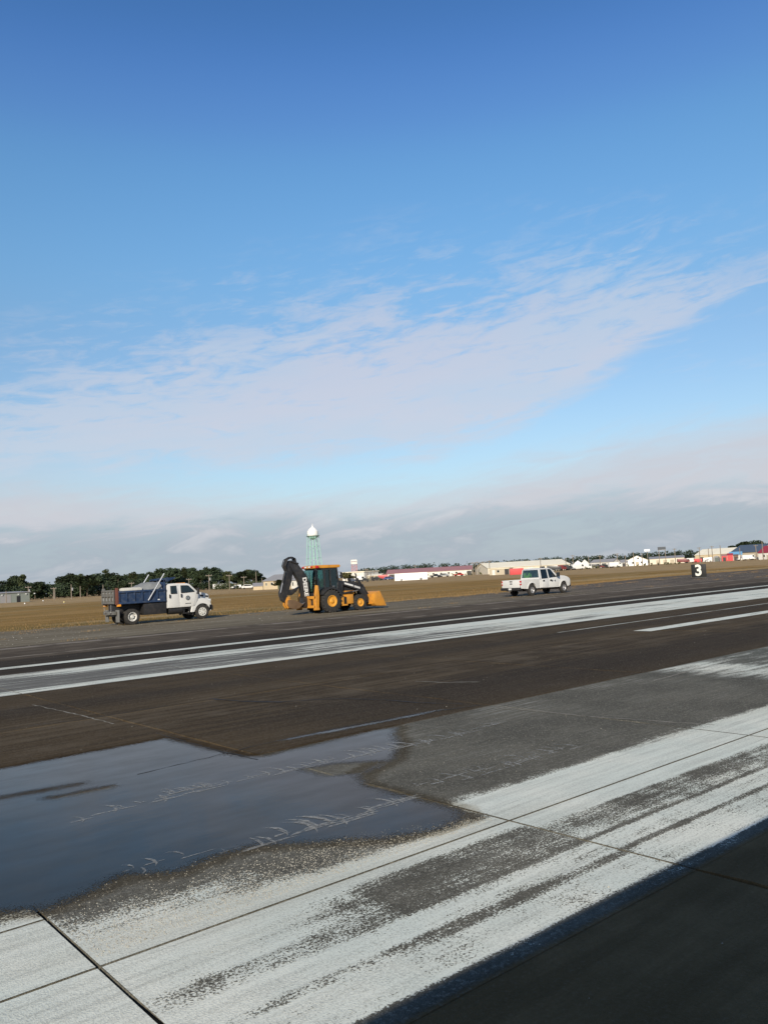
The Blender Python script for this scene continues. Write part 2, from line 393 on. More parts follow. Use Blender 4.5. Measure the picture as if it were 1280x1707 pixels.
def paint_near(k, d, pos):                    # worn broad marking in the foreground, its near strip darkened to deepen the shade
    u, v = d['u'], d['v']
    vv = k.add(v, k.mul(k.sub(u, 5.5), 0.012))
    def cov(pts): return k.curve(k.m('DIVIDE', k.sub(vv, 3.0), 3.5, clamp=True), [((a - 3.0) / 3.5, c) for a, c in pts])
    cR = cov([(3.0, 0), (3.27, 0.0), (3.33, .12), (3.38, .14), (3.44, .78), (3.70, .80), (3.83, .62), (3.87, .28), (3.93, .72), (4.15, .80), (4.22, .30), (4.28, .55), (4.40, .50), (4.62, .40), (4.72, .55), (4.80, .95), (5.3, 1.0), (5.62, .95), (5.82, .62), (5.96, .2), (6.15, 0.0), (6.5, 0)])  # low start of each curve: shade put into the colour up to the van's shadow edge
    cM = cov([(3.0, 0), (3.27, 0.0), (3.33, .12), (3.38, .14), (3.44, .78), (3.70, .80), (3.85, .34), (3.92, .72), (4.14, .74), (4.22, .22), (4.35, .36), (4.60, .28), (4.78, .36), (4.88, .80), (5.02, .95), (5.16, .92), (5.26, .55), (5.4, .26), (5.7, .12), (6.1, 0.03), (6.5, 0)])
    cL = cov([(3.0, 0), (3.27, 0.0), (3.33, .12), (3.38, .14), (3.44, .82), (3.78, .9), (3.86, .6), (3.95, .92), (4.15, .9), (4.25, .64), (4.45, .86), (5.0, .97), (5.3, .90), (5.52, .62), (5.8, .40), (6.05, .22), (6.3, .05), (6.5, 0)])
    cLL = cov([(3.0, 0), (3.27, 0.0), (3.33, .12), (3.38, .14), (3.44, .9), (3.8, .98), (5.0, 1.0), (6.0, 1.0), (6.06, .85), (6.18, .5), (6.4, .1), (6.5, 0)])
    uw = k.add(u, k.mul(k.sub(d['blot'], 0.5), 1.4))
    f = k.step(u, 1.74, 1.88)
    left = k.add(k.mul(cLL, k.sub(1.0, f)), k.mul(cL, f))
    g = k.step(uw, 2.3, 3.9); c = k.add(k.mul(left, k.sub(1.0, g)), k.mul(cM, g))
    g2 = k.step(u, 5.4, 5.6); c = k.add(k.mul(c, k.sub(1.0, g2)), k.mul(cR, g2))
    st = k.noise(k.vec(k.mul(u, 0.45), k.mul(v, 9.0), 5.0), 1.0, 5.0, 0.7)
    sx = k.noise(k.vec(k.mul(u, 1.6), k.mul(v, 34.0), 8.0), 1.0, 4.0, 0.7)
    pt = k.noise(pos, 1.9, 5.0, 0.65)
    gr = k.noise(pos, 62.0, 3.0, 0.75)
    chip = k.step(k.vor(pos, 34.0, 'F1', 0), 0.10, 0.42)
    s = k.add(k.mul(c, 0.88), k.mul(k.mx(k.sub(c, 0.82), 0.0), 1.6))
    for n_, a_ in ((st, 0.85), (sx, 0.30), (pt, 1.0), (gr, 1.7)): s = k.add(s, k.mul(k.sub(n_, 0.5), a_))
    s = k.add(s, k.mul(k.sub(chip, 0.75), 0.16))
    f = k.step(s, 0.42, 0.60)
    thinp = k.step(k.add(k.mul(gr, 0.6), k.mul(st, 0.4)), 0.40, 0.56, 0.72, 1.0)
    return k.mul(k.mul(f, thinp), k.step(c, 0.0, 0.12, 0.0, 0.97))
def paint_far(k, d, pos):                     # broad faded side stripe
    u, v = d['u'], d['v']
    c = k.curve(k.m('DIVIDE', k.sub(v, 19.0), 7.0, clamp=True), [((a - 19) / 7.0, q) for a, q in
        [(19, 0), (19.68, 0), (19.75, .9), (20.1, .85), (20.35, .42), (21.4, .28), (22.3, .30), (23.2, .34), (23.5, .55), (24.2, .60), (24.72, .52), (24.85, 0.0), (26, 0)]])
    c = k.add(c, k.mul(k.step(u, 10.0, 34.0), 0.46))
    c = k.add(c, k.mul(k.step(u, 40.0, 80.0), 0.15))
    st = k.noise(k.vec(k.mul(u, 0.16), k.mul(v, 4.2), 15.0), 1.0, 5.0, 0.65)
    pt = k.noise(k.vec(k.mul(u, 0.35), v, 1.0), 0.6, 4.0, 0.6)
    rag = k.noise(k.vec(k.mul(u, 0.8), k.mul(v, 11.0), 45.0), 1.0, 4.0, 0.7)
    s = k.add(c, k.add(k.mul(k.sub(st, 0.5), 1.9), k.add(k.mul(k.sub(pt, 0.5), 1.3), k.add(k.mul(k.sub(rag, .5), 1.0), k.mul(k.sub(d['fine'], 0.5), 0.9)))))
    return k.mul(k.step(s, 0.40, 0.72), k.step(c, 0.0, 0.1, 0.0, 0.88))
def paint_line(lo, hi, worn):
    def f(k, d, pos):
        b = k.band(k.add(d['v'], k.mul(k.sub(d['fine'], .5), .06)), lo, hi, 0.04)
        st = k.noise(k.vec(k.mul(d['u'], 0.5), k.mul(d['v'], 7.0), 25.0), 1.0, 4.0, 0.65)
        return k.mul(b, k.step(k.add(st, k.mul(k.sub(d['fine'], .5), .5)), worn - 0.12, worn + 0.12, 0.12, 0.95))
    return f
def paint_patch(k, d, pos):                   # remains of a crossing mark
    st = k.noise(k.vec(k.mul(d['u'], 0.8), k.mul(d['v'], 5.0), 31.0), 1.0, 4.0, 0.65)
    ed = k.mul(k.step(d['u'], 14.2, 15.4), k.mul(k.step(d['v'], 5.6, 6.8), k.step(d['v'], 9.36, 9.2)))
    bl = k.mx(k.band(d['u'], 14.9, 16.6, 0.5), k.band(d['v'], 7.6, 8.0, 0.25))
    s = k.add(st, k.mad(k.sub(d['fine'], 0.5), 0.8, k.mul(bl, 0.22)))
    return k.mul(k.mul(k.step(s, 0.52, 0.80), ed), 0.85)
M_pave = pave_mat('worn_concrete')
M_near = pave_mat('worn_white_marking_shade_edge', paint_near)
M_far = pave_mat('faded_side_stripe', paint_far)
M_thin = pave_mat('edge_line_paint', paint_line(26.78, 27.48, 0.42))
M_dash = pave_mat('centre_dash_paint', paint_line(14.52, 15.18, 0.38))
M_hair = pave_mat('hair_line_paint', paint_line(17.32, 17.42, 0.46))
M_patch = pave_mat('faded_patch_paint', paint_patch)

# ------------------------------------------------------------------ ground sheets
def wavy_sheet(name, pts, z, mat, jit=0.0, seg=2.0, seed=1, parent=None):
    rnd = random.Random(seed); q = []
    for i, a in enumerate(pts):
        b = pts[(i + 1) % len(pts)]; a = Vector(a); b = Vector(b); L = (b - a).length
        k = max(1, min(160, int(L / seg))) if jit else 1
        nrm = Vector((-(b - a).y, (b - a).x)).normalized()
        for j in range(k):
            off = 0 if j == 0 else rnd.uniform(-jit, jit) + 0.6 * jit * math.sin(j * 0.7 + i) * rnd.random()
            p = a.lerp(b, j / k) + nrm * off; q.append((p.x, p.y, z))
    mb = MB(); mb.face(q)
    return mb.build(name, mat, parent)

m = bpy.data.materials.new('dry_grass'); m.use_nodes = True
k = NT(m.node_tree); k.n.clear()
o = k.new('ShaderNodeOutputMaterial'); p = k.new('ShaderNodeBsdfPrincipled'); k.l.new(p.outputs[0], o.inputs[0])
pos = k.new('ShaderNodeNewGeometry').outputs['Position']; u, v, _ = k.sep(pos)
a = k.noise(k.vec(k.mul(u, 0.012), k.mul(v, 0.045)), 1.0, 5.0, 0.6, 0.4)
b = k.noise(k.vec(k.mul(u, 0.05), k.mul(v, 0.22), 7.0), 1.0, 5.0, 0.65)
f = k.noise(k.vec(k.mul(u, 0.7), k.mul(v, 1.6), 2.0), 1.0, 5.0, 0.7)
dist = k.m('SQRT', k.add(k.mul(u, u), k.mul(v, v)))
c = k.mix(k.step(b, 0.36, 0.64), (0.245, 0.145, 0.042), (0.335, 0.21, 0.078))
c = k.mix(k.mul(k.step(a, 0.46, 0.60), 0.75), c, (0.20, 0.135, 0.042))
c = k.mix(k.mul(k.step(k.add(a, k.mul(b, 0.5)), 0.78, 0.90), 0.75), c, (0.38, 0.28, 0.145))
c = k.mix(k.mul(k.step(f, 0.5, 0.8), 0.25), c, (0.34, 0.22, 0.095))
c = k.mix(k.mul(k.step(f, 0.48, 0.2), 0.30), c, (0.085, 0.060, 0.025))
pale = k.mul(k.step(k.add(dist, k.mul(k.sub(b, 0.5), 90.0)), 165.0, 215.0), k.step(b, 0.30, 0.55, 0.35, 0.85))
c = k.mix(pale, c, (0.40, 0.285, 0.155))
green = k.mul(k.mul(k.band(k.add(v, k.mul(k.sub(b, .5), 8.0)), 55.0, 62.0, 1.5), k.step(u, 50.0, 30.0)), 0.5)
c = k.mix(green, c, (0.115, 0.098, 0.035))
k.l.new(c, p.inputs['Base Color']); p.inputs['Roughness'].default_value = 0.95; p.inputs['Specular IOR Level'].default_value = 0.05
k.l.new(k.bump(k.add(f, k.noise(pos, 5.0, 3.0)), 0.8, 0.15), p.inputs['Normal'])
M_grass = m

m = bpy.data.materials.new('shoulder_gravel'); m.use_nodes = True
k = NT(m.node_tree); k.n.clear()
o = k.new('ShaderNodeOutputMaterial'); p = k.new('ShaderNodeBsdfPrincipled'); k.l.new(p.outputs[0], o.inputs[0])
pos = k.new('ShaderNodeNewGeometry').outputs['Position']; u, v, _ = k.sep(pos)
b = k.noise(k.vec(k.mul(u, 0.10), k.mul(v, 0.9), 7.0), 1.0, 5.0, 0.65)
f = k.noise(k.vec(k.mul(u, 1.2), k.mul(v, 3.0), 2.0), 1.0, 5.0, 0.7)
c = k.mix(k.step(b, 0.35, 0.65), (0.132, 0.108, 0.070), (0.205, 0.172, 0.118))
c = k.mix(k.mul(k.step(b, 0.54, 0.72), 0.6), c, (0.24, 0.215, 0.165))
c = k.mix(k.step(u, 28.0, 75.0), c, k.mix(k.step(b, 0.38, 0.62), (0.075, 0.060, 0.046), (0.150, 0.118, 0.088)))
c = k.mix(k.mul(k.step(f, 0.52, 0.75), 0.45), c, (0.26, 0.23, 0.18))
c = k.mix(k.mul(k.step(f, 0.46, 0.25), 0.5), c, (0.05, 0.045, 0.035))
tuft = k.mul(k.step(k.noise(k.vec(k.mul(u, 0.35), k.mul(v, 1.2), 4.0), 1.0, 5.0, 0.7), 0.56, 0.66), k.step(v, 46.0, 54.0, 0.05, 0.9))
c = k.mix(tuft, c, (0.17, 0.115, 0.05))
k.l.new(c, p.inputs['Base Color']); p.inputs['Roughness'].default_value = 0.92; p.inputs['Specular IOR Level'].default_value = 0.1
k.l.new(k.bump(f, 0.6, 0.05), p.inputs['Normal'])
M_shoulder = m
M_joint = pm('joint_dirt', (0.030, 0.024, 0.017), 0.95, var=0.5, scale=4, dirt=(0.11, 0.085, 0.045), dirt_amt=0.7, bump=0.5)

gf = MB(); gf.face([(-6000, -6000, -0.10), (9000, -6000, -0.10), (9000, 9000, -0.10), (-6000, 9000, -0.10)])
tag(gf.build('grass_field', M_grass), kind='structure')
tag(wavy_sheet('gravel_shoulder', [(-60, 37.4), (420, 37.4), (420, 60), (130, 60), (100, 61), (80, 57), (62, 54), (44, 53), (31, 54), (14.5, 56.5), (-60, 58)], -0.05, M_shoulder, 0.45, 1.6, 3), kind='structure')
US = [-7.0, -2.6, 1.81, 5.50, 10.0] + [10.0 + 4.5 * i for i in range(1, 14)]
VS = [-4.6, 0.25, 5.03, 9.38, 14.50, 19.70, 24.85]
U0, U1, V0, V1 = US[0], US[-1], VS[0], VS[-1]
rw = MB()
rw.face([(U0, V0, -0.022), (U1, V0, -0.022), (U1, V1, -0.022), (U0, V1, -0.022)])
runway = tag(rw.build('runway', M_joint), kind='structure')
outer = [wavy_sheet('runway_edge', [(-160, V1 + 0.02), (500, V1 + 0.02), (500, 38.0), (-160, 38.2)], -0.004, M_pave, 0.12, 3.0, 5, runway)]
for q in ([(-160, -40), (U0 - .02, -40), (U0 - .02, V1), (-160, V1)], [(U1 + .02, -40), (500, -40), (500, V1), (U1 + .02, V1)], [(U0, -40), (U1, -40), (U1, V0 - .02), (U0, V0 - .02)]):
    outer.append(wavy_sheet('runway_surface', q, -0.004, M_pave, 0, 1, 1, runway))

def slab(x0, x1, y0, y1, seed, gap=0.009):
    rnd = random.Random(seed); b = bmesh.new(); top = []; bot = []
    cs = [(x0 + gap, y0 + gap), (x1 - gap, y0 + gap), (x1 - gap, y1 - gap), (x0 + gap, y1 - gap)]
    dz = [rnd.uniform(-0.003, 0.003) for _ in range(4)]
    for i in range(4):
        A, B = cs[i], cs[(i + 1) % 4]; n = 11
        nx, ny = -(B[1] - A[1]), (B[0] - A[0]); L = math.hypot(nx, ny); nx /= L; ny /= L
        for j in range(n):
            t = j / n; jt = 0.0 if j == 0 else abs(rnd.gauss(0, 0.006)) + (rnd.uniform(0.01, 0.035) if rnd.random() < 0.08 else 0)
            x = A[0] + (B[0] - A[0]) * t + nx * jt; y = A[1] + (B[1] - A[1]) * t + ny * jt
            z = dz[i] * (1 - t) + dz[(i + 1) % 4] * t
            top.append(b.verts.new((x, y, z))); bot.append(b.verts.new((x - nx * 0.004, y - ny * 0.004, -0.05)))
    b.faces.new(top)
    N = len(top)
    for i in range(N):
        j = (i + 1) % N; b.faces.new((top[i], bot[i], bot[j], top[j]))
    me = bpy.data.meshes.new('slab'); b.to_mesh(me); b.free()
    return link('slab', me, M_pave, runway)
s = 0
for i in range(len(US) - 1):
    for j in range(len(VS) - 1):
        s += 1
        if US[i + 1] == 1.81 and VS[j] == 5.03:
            slab(US[i], US[i + 1], 5.03, 6.02, s, 0.012); slab(US[i], US[i + 1], 6.02, VS[j + 1], s + 900)
        else: slab(US[i], US[i + 1], VS[j], VS[j + 1], s)
def marking(name, u0, u1, v0, v1, mat, z=0.004):
    """painted sheet, cut where it meets the joints"""
    mb = MB()
    us = [u0] + [x for x in US if u0 < x < u1] + [u1]
    vs = [v0] + [y for y in VS if v0 < y < v1] + ([6.02] if v0 < 6.02 < v1 else []) + [v1]
    vs.sort()
    for a, b in zip(us, us[1:]):
        for c, d in zip(vs, vs[1:]):
            ga = 0.014 if a in US else 0; gb = 0.014 if b in US else 0
            gc = 0.014 if c in VS or (c == 6.02 and b <= 1.82) else 0; gd = 0.014 if d in VS or (d == 6.02 and b <= 1.82) else 0
            mb.face([(a + ga, c + gc, z), (b - gb, c + gc, z), (b - gb, d - gd, z), (a + ga, d - gd, z)])
    return tag(mb.build(name, mat), kind='structure')
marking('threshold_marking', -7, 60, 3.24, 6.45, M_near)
marking('side_stripe_marking', -7, 300, 19.66, 24.84, M_far)
marking('edge_line_marking', -100, 400, 26.7, 27.56, M_thin)
marking('centre_dash_marking', 23.1, 60, 14.51, 15.2, M_dash)
marking('hair_line_marking', 22, 300, 17.28, 17.46, M_hair)
marking('faded_cross_marking', 14.2, 40, 6.46, 9.34, M_patch)

# cracks: narrow wandering ribbons of dark filler
def crack(pts, wd, seed, mat, z=0.006, parent=None):
    rnd = random.Random(seed); q = []
    for a, b in zip(pts, pts[1:]):
        a = Vector(a); b = Vector(b); n = max(2, int((b - a).length / 0.12))
        for i in range(n): q.append(a.lerp(b, i / n) + Vector((rnd.uniform(-1, 1), rnd.uniform(-1, 1))) * 0.022)
    q.append(Vector(pts[-1])); mb = MB(); prev = None
    for i, p in enumerate(q):
        d = (q[min(i + 1, len(q) - 1)] - q[max(0, i - 1)]).normalized(); nr = Vector((-d.y, d.x)) * wd * rnd.uniform(0.25, 1.0)
        cur = (mb.b.verts.new((p.x + nr.x, p.y + nr.y, z)), mb.b.verts.new((p.x - nr.x, p.y - nr.y, z)))
        if prev: mb.b.faces.new((prev[0], prev[1], cur[1], cur[0]))
        prev = cur
    return tag(mb.build('crack', mat, parent), kind='structure')
M_seal = pm('crack_filler', (0.014, 0.013, 0.012), 0.8, var=0.3)
M_pale = pm('crushed_edge', (0.24, 0.22, 0.175), 0.9, var=0.4, scale=8)
def A2(*pp): return [at(x, y).xy for x, y in pp]
crack(A2((352, 1165), (400, 1169), (470, 1170), (520, 1167), (570, 1165), (640, 1167), (700, 1172), (770, 1174)), 0.028, 1, M_seal, parent=runway)
crack(A2((355, 1166), (410, 1170), (470, 1171)), 0.030, 2, M_seal, parent=runway)
crack(A2((825, 1180), (900, 1186), (990, 1196), (1060, 1200), (1130, 1205), (1190, 1209)), 0.022, 3, M_pale, parent=runway)
crack(A2((55, 1175), (95, 1184), (140, 1194), (190, 1207)), 0.02, 4, M_pale, parent=runway)
crack(A2((1090, 1135), (1150, 1118), (1240, 1120)), 0.03, 5, M_pale, parent=runway)
crack(A2((0, 1218), (60, 1209), (145, 1199), (200, 1190), (280, 1176)), 0.016, 6, M_seal, parent=runway)

# ------------------------------------------------------------------ standing water
m = bpy.data.materials.new('shallow_water'); m.use_nodes = True
k = NT(m.node_tree); k.n.clear()
o = k.new('ShaderNodeOutputMaterial'); p = k.new('ShaderNodeBsdfPrincipled'); tr = k.new('ShaderNodeBsdfTransparent'); mx = k.new('ShaderNodeMixShader')
pos = k.new('ShaderNodeNewGeometry').outputs['Position']; u, v, _ = k.sep(pos)
at_ = k.new('ShaderNodeAttribute', attribute_name='depth').outputs['Fac']
n = k.noise(pos, 34.0, 4.0, 0.7); n2 = k.noise(pos, 3.0, 4.0, 0.6); n3 = k.vor(pos, 60.0, 'F1', 0)
cov = k.step(k.add(at_, k.add(k.mul(k.sub(n, 0.5), 0.6), k.add(k.mul(k.sub(n2, 0.5), 0.5), k.mul(k.sub(0.4, n3), 0.6)))), 0.12, 0.56)
k.put(p.inputs['Base Color'], k.mix(k.step(n2, 0.4, 0.7), (0.026, 0.021, 0.014), (0.040, 0.033, 0.022)))
k.put(p.inputs['Roughness'], k.mad(k.step(n2, 0.45, 0.75), 0.05, 0.045)); p.inputs['IOR'].default_value = 1.33
k.l.new(k.bump(k.add(k.noise(k.vec(k.mul(u, 5.0), k.mul(v, 9.0)), 1.0, 3.0), k.mul(n, 0.15)), 0.06, 0.01), p.inputs['Normal'])
silt = k.new('ShaderNodeBsdfDiffuse'); silt.inputs[0].default_value = (0.030, 0.026, 0.020, 1); m2 = k.new('ShaderNodeMixShader')
sl = k.noise(k.vec(k.mul(u, 0.8), k.mul(v, 3.0), 3.0), 1.0, 5.0, 0.6)
k.put(m2.inputs[0], k.step(k.mad(sl, 0.7, k.mul(n2, 0.3)), 0.32, 0.70, 0.20, 0.40)); k.l.new(p.outputs[0], m2.inputs[1]); k.l.new(silt.outputs[0], m2.inputs[2])
k.l.new(cov, mx.inputs[0]); k.l.new(tr.outputs[0], mx.inputs[1]); k.l.new(m2.outputs[0], mx.inputs[2]); k.l.new(mx.outputs[0], o.inputs[0])
M_water = m
def inside(x, y, P):
    r = False; n = len(P)
    for i in range(n):
        x1, y1 = P[i]; x2, y2 = P[(i + 1) % n]
        if (y1 > y) != (y2 > y) and x < (x2 - x1) * (y - y1) / (y2 - y1) + x1: r = not r
    return r
def dedge(x, y, P):
    d = 9.0; n = len(P)
    for i in range(n):
        x1, y1 = P[i]; x2, y2 = P[(i + 1) % n]; dx, dy = x2 - x1, y2 - y1
        t = max(0, min(1, ((x - x1) * dx + (y - y1) * dy) / (dx * dx + dy * dy + 1e-9)))
        d = min(d, math.hypot(x - x1 - t * dx, y - y1 - t * dy))
    return d
def water(P, holes=(), res=0.07, soft=0.26):
    """a sheet of water over the hollow: a fine grid that knows how far each point is from the shore"""
    x0 = min(p[0] for p in P); x1 = max(p[0] for p in P); y0 = min(p[1] for p in P); y1 = max(p[1] for p in P)
    b = bmesh.new(); nx = int((x1 - x0) / res) + 3; ny = int((y1 - y0) / res) + 3; G = {}; dep = []
    for i in range(nx):
        for j in range(ny):
            x = x0 - res + i * res; y = y0 - res + j * res
            d = dedge(x, y, P) * (1 if inside(x, y, P) else -1)
            for H in holes:
                d = min(d, -dedge(x, y, H) if inside(x, y, H) else dedge(x, y, H))
            if d > -0.12: G[i, j] = b.verts.new((x, y, 0.0075)); dep.append(max(0.0, min(1.0, 0.28 + d / soft * 0.7)))
    for (i, j) in list(G):
        q = [G.get(c) for c in ((i, j), (i + 1, j), (i + 1, j + 1), (i, j + 1))]
        if all(q): b.faces.new(q)
    me = bpy.data.meshes.new('puddle'); b.to_mesh(me); b.free()
    at2 = me.attributes.new('depth', 'FLOAT', 'POINT'); at2.data.foreach_set('value', dep)
    return tag(link('puddle', me, M_water), kind='structure')
MAIN = [(-6.5, 11.5), (2.9, 11.56), (5.24, 11.56), (5.30, 10.4), (5.34, 9.42), (5.6, 9.22), (6.5, 9.30), (7.4, 9.34), (7.85, 9.25), (7.5, 8.9), (7.08, 8.33), (6.47, 7.72), (5.62, 7.35), (5.46, 7.0), (5.46, 5.60), (5.27, 5.36), (4.93, 5.30), (4.47, 5.48), (4.11, 5.76), (3.57, 6.20), (3.18, 6.22), (2.86, 6.14), (2.49, 6.40), (2.2, 6.26), (1.86, 6.18), (1.6, 6.38), (0.5, 6.35), (-6.5, 6.5)]
water(MAIN, holes=[[(5.44, 8.15), (5.82, 8.07), (6.30, 7.70), (5.73, 7.49), (5.43, 7.75)],
                   [(2.3, 9.97), (3.37, 9.80), (3.3, 9.74), (2.5, 9.86)], [(2.9, 9.43), (3.55, 9.36), (3.5, 9.30), (2.95, 9.36)]])
water([(6.1, 9.93), (6.8, 9.95), (7.71, 9.84), (8.8, 9.83), (9.3, 9.75), (8.6, 9.68), (7.9, 9.72), (7.0, 9.76), (6.3, 9.84)], res=0.04, soft=0.16)
m = bpy.data.materials.new('damp_film'); m.use_nodes = True
k = NT(m.node_tree); k.n.clear()
o = k.new('ShaderNodeOutputMaterial'); ta = k.new('ShaderNodeBsdfTransparent'); pos = k.new('ShaderNodeNewGeometry').outputs['Position']
at_ = k.new('ShaderNodeAttribute', attribute_name='depth').outputs['Fac']
wet = k.step(k.add(at_, k.mul(k.sub(k.noise(pos, 7.0, 5.0, 0.7), 0.5), 0.9)), 0.25, 0.75)
k.l.new(k.mix(wet, (1, 1, 1), (0.80, 0.77, 0.73)), ta.inputs[0]); k.l.new(ta.outputs[0], o.inputs[0])
b = bmesh.new(); G = {}; dep = []; res = 0.08
for i in range(int(15.5 / res)):
    for j in range(int(7.2 / res)):
        x = -6.6 + i * res; y = 5.2 + j * res; ins = inside(x, y, MAIN); d = dedge(x, y, MAIN)
        if d < 0.32 and x < 8.6: G[i, j] = b.verts.new((x, y, 0.0060)); dep.append(1.0 if ins else max(0.0, 1 - d / 0.30))
for (i, j) in list(G):
    q = [G.get(c_) for c_ in ((i, j), (i + 1, j), (i + 1, j + 1), (i, j + 1))]
    if all(q): b.faces.new(q)
me = bpy.data.meshes.new('damp_rim'); b.to_mesh(me); b.free()
me.attributes.new('depth', 'FLOAT', 'POINT').data.foreach_set('value', dep)
tag(link('damp_rim', me, m), kind='structure')
crack(A2((230, 1292), (280, 1280), (330, 1268), (378, 1256)), 0.014, 11, M_seal, 0.0095, runway)
crack(A2((378, 1256), (430, 1243), (500, 1228), (600, 1207), (700, 1190), (800, 1176)), 0.016, 12, M_seal, 0.0085, runway)
crack(A2((262, 1223), (300, 1234), (340, 1246), (378, 1256), (430, 1267)), 0.016, 13, M_seal, 0.0095, runway)
crack(A2((690, 1136), (740, 1138), (800, 1137)), 0.03, 15, M_pale, 0.006, runway)

# ------------------------------------------------------------------ scuffs left by a wheel: pale curved flecks in two rows
m = bpy.data.materials.new('pale_scuff'); m.use_nodes = True
k = NT(m.node_tree); k.n.clear()
o = k.new('ShaderNodeOutputMaterial'); p = k.new('ShaderNodeBsdfPrincipled'); tr = k.new('ShaderNodeBsdfTransparent'); mx = k.new('ShaderNodeMixShader')
pos = k.new('ShaderNodeNewGeometry').outputs['Position']
p.inputs['Base Color'].default_value = (0.42, 0.41, 0.37, 1); p.inputs['Roughness'].default_value = 0.8
k.put(mx.inputs[0], k.step(k.noise(pos, 26.0, 4.0, 0.7), 0.30, 0.70, 0.0, 0.68))
k.l.new(tr.outputs[0], mx.inputs[1]); k.l.new(p.outputs[0], mx.inputs[2]); k.l.new(mx.outputs[0], o.inputs[0])
sc = MB(); rnd = random.Random(4)
def fleck(x, y, s):
    for q in range(rnd.choice((1, 1, 2))):  # crescents across the row, each with a thin tail along it
        ox, oy = rnd.gauss(0, .05), rnd.gauss(0, .03); rr_ = s * rnd.uniform(.5, 1.25); ang = rnd.uniform(-0.5, 0.5); prev = None; n = 8; sp_ = rnd.uniform(1.2, 2.4)
        for i in range(n + 1):
            t = i / n; a = -0.9 + sp_ * t + ang; r = 0.11 * rr_
            cx = x + ox + r * math.cos(a) * 1.2 + rnd.gauss(0, .004); cy = y + oy + r * math.sin(a) * 1.7
            wd = rnd.uniform(.009, .020) * rr_ * math.sin(3.1416 * min(1, max(0.06, t))) + 0.002
            cur = (sc.b.verts.new((cx - wd, cy, 0.0105 + q * .0004)), sc.b.verts.new((cx + wd, cy + wd * 0.3, 0.0105 + q * .0004)))
            if prev: sc.b.faces.new((prev[0], prev[1], cur[1], cur[0]))
            prev = cur
    L = rnd.uniform(0.1, 0.5) * s; yy = y - rnd.uniform(.05, .13) * s
    sc.face([(x - L * .2, yy, .0101), (x + L, yy + rnd.uniform(-.02, .02), .0101), (x + L * .8, yy + 0.02 * s, .0101), (x, yy + 0.03 * s, .0101)])
def row(p, q, step, s):
    a = at(*p).xy; b = at(*q).xy; L = (b - a).length; t = 0
    while t < L:
        c = a.lerp(b, t / L); fleck(c.x + rnd.uniform(-.03, .03), c.y + rnd.uniform(-.06, .06), s * rnd.uniform(0.55, 1.25)); t += step * rnd.uniform(0.6, 1.35)
row((120, 1368), (330, 1310), 0.26, 1.0); row((250, 1332), (680, 1238), 0.17, 1.5); row((690, 1240), (830, 1205), 0.2, 1.2)
row((400, 1412), (680, 1328), 0.16, 1.4); row((690, 1310), (940, 1245), 0.2, 1.3); row((760, 1300), (900, 1262), 0.3, .8); row((200, 1455), (390, 1412), 0.25, 0.6)
tag(sc.build('tyre_scuff_marks', m), kind='stuff')

# loose stones at the shore of the puddle and scattered on the slabs
def stones(name, n, place, smin, smax, mat, seed):
    rnd = random.Random(seed); vs = []; fs = []
    base = [(1, 0, 0), (0, 1, 0), (-1, 0, 0), (0, -1, 0), (0, 0, 1)]
    for _ in range(n):
        x, y = place(rnd); sz = rnd.uniform(smin, smax); a = rnd.uniform(0, 6.28); i0 = len(vs)
        for bx, by, bz in base:
            k = sz * rnd.uniform(0.6, 1.1)
            vs.append((x + (bx * math.cos(a) - by * math.sin(a)) * k, y + (bx * math.sin(a) + by * math.cos(a)) * k * 0.8, 0.003 + bz * k * 0.8))
        fs += [(i0, i0 + 1, i0 + 4), (i0 + 1, i0 + 2, i0 + 4), (i0 + 2, i0 + 3, i0 + 4), (i0 + 3, i0, i0 + 4)]
    me = bpy.data.meshes.new(name); me.from_pydata(vs, [], fs)
    return tag(link(name, me, mat), kind='stuff')
M_stone = pm('pale_stone', (0.34, 0.325, 0.275), 0.9, var=0.7, scale=30)
SH = [(1.9, 5.35, 0.9), (2.6, 5.6, .8), (3.3, 5.75, .7), (4.0, 5.5, .5), (4.6, 5.3, .4), (5.1, 5.2, .3)]
def p_shore(r):
    while True:
        x = r.uniform(1.85, 5.45); y = 5.15 + abs(r.gauss(0, 0.45)); lim = 6.35 - max(0, x - 3.3) * 0.5
        if y < lim: return x, y
stones('shore_gravel', 5200, p_shore, 0.004, 0.010, M_stone, 3)
def p_wide(r):
    return r.uniform(5.5, 14), r.uniform(5.6, 9.3)
stones('loose_gravel', 550, p_wide, 0.003, 0.008, M_stone, 4)
def p_far(r): return r.uniform(-2, 60), r.uniform(0.5, 40)
stones('scattered_grit', 1400, p_far, 0.004, 0.014, M_stone, 5)
def p_sh(r): return r.uniform(-10, 110), 37.5 + 18 * r.random() ** 0.8
stones('shoulder_grit', 2600, p_sh, 0.012, 0.035, M_stone, 6)

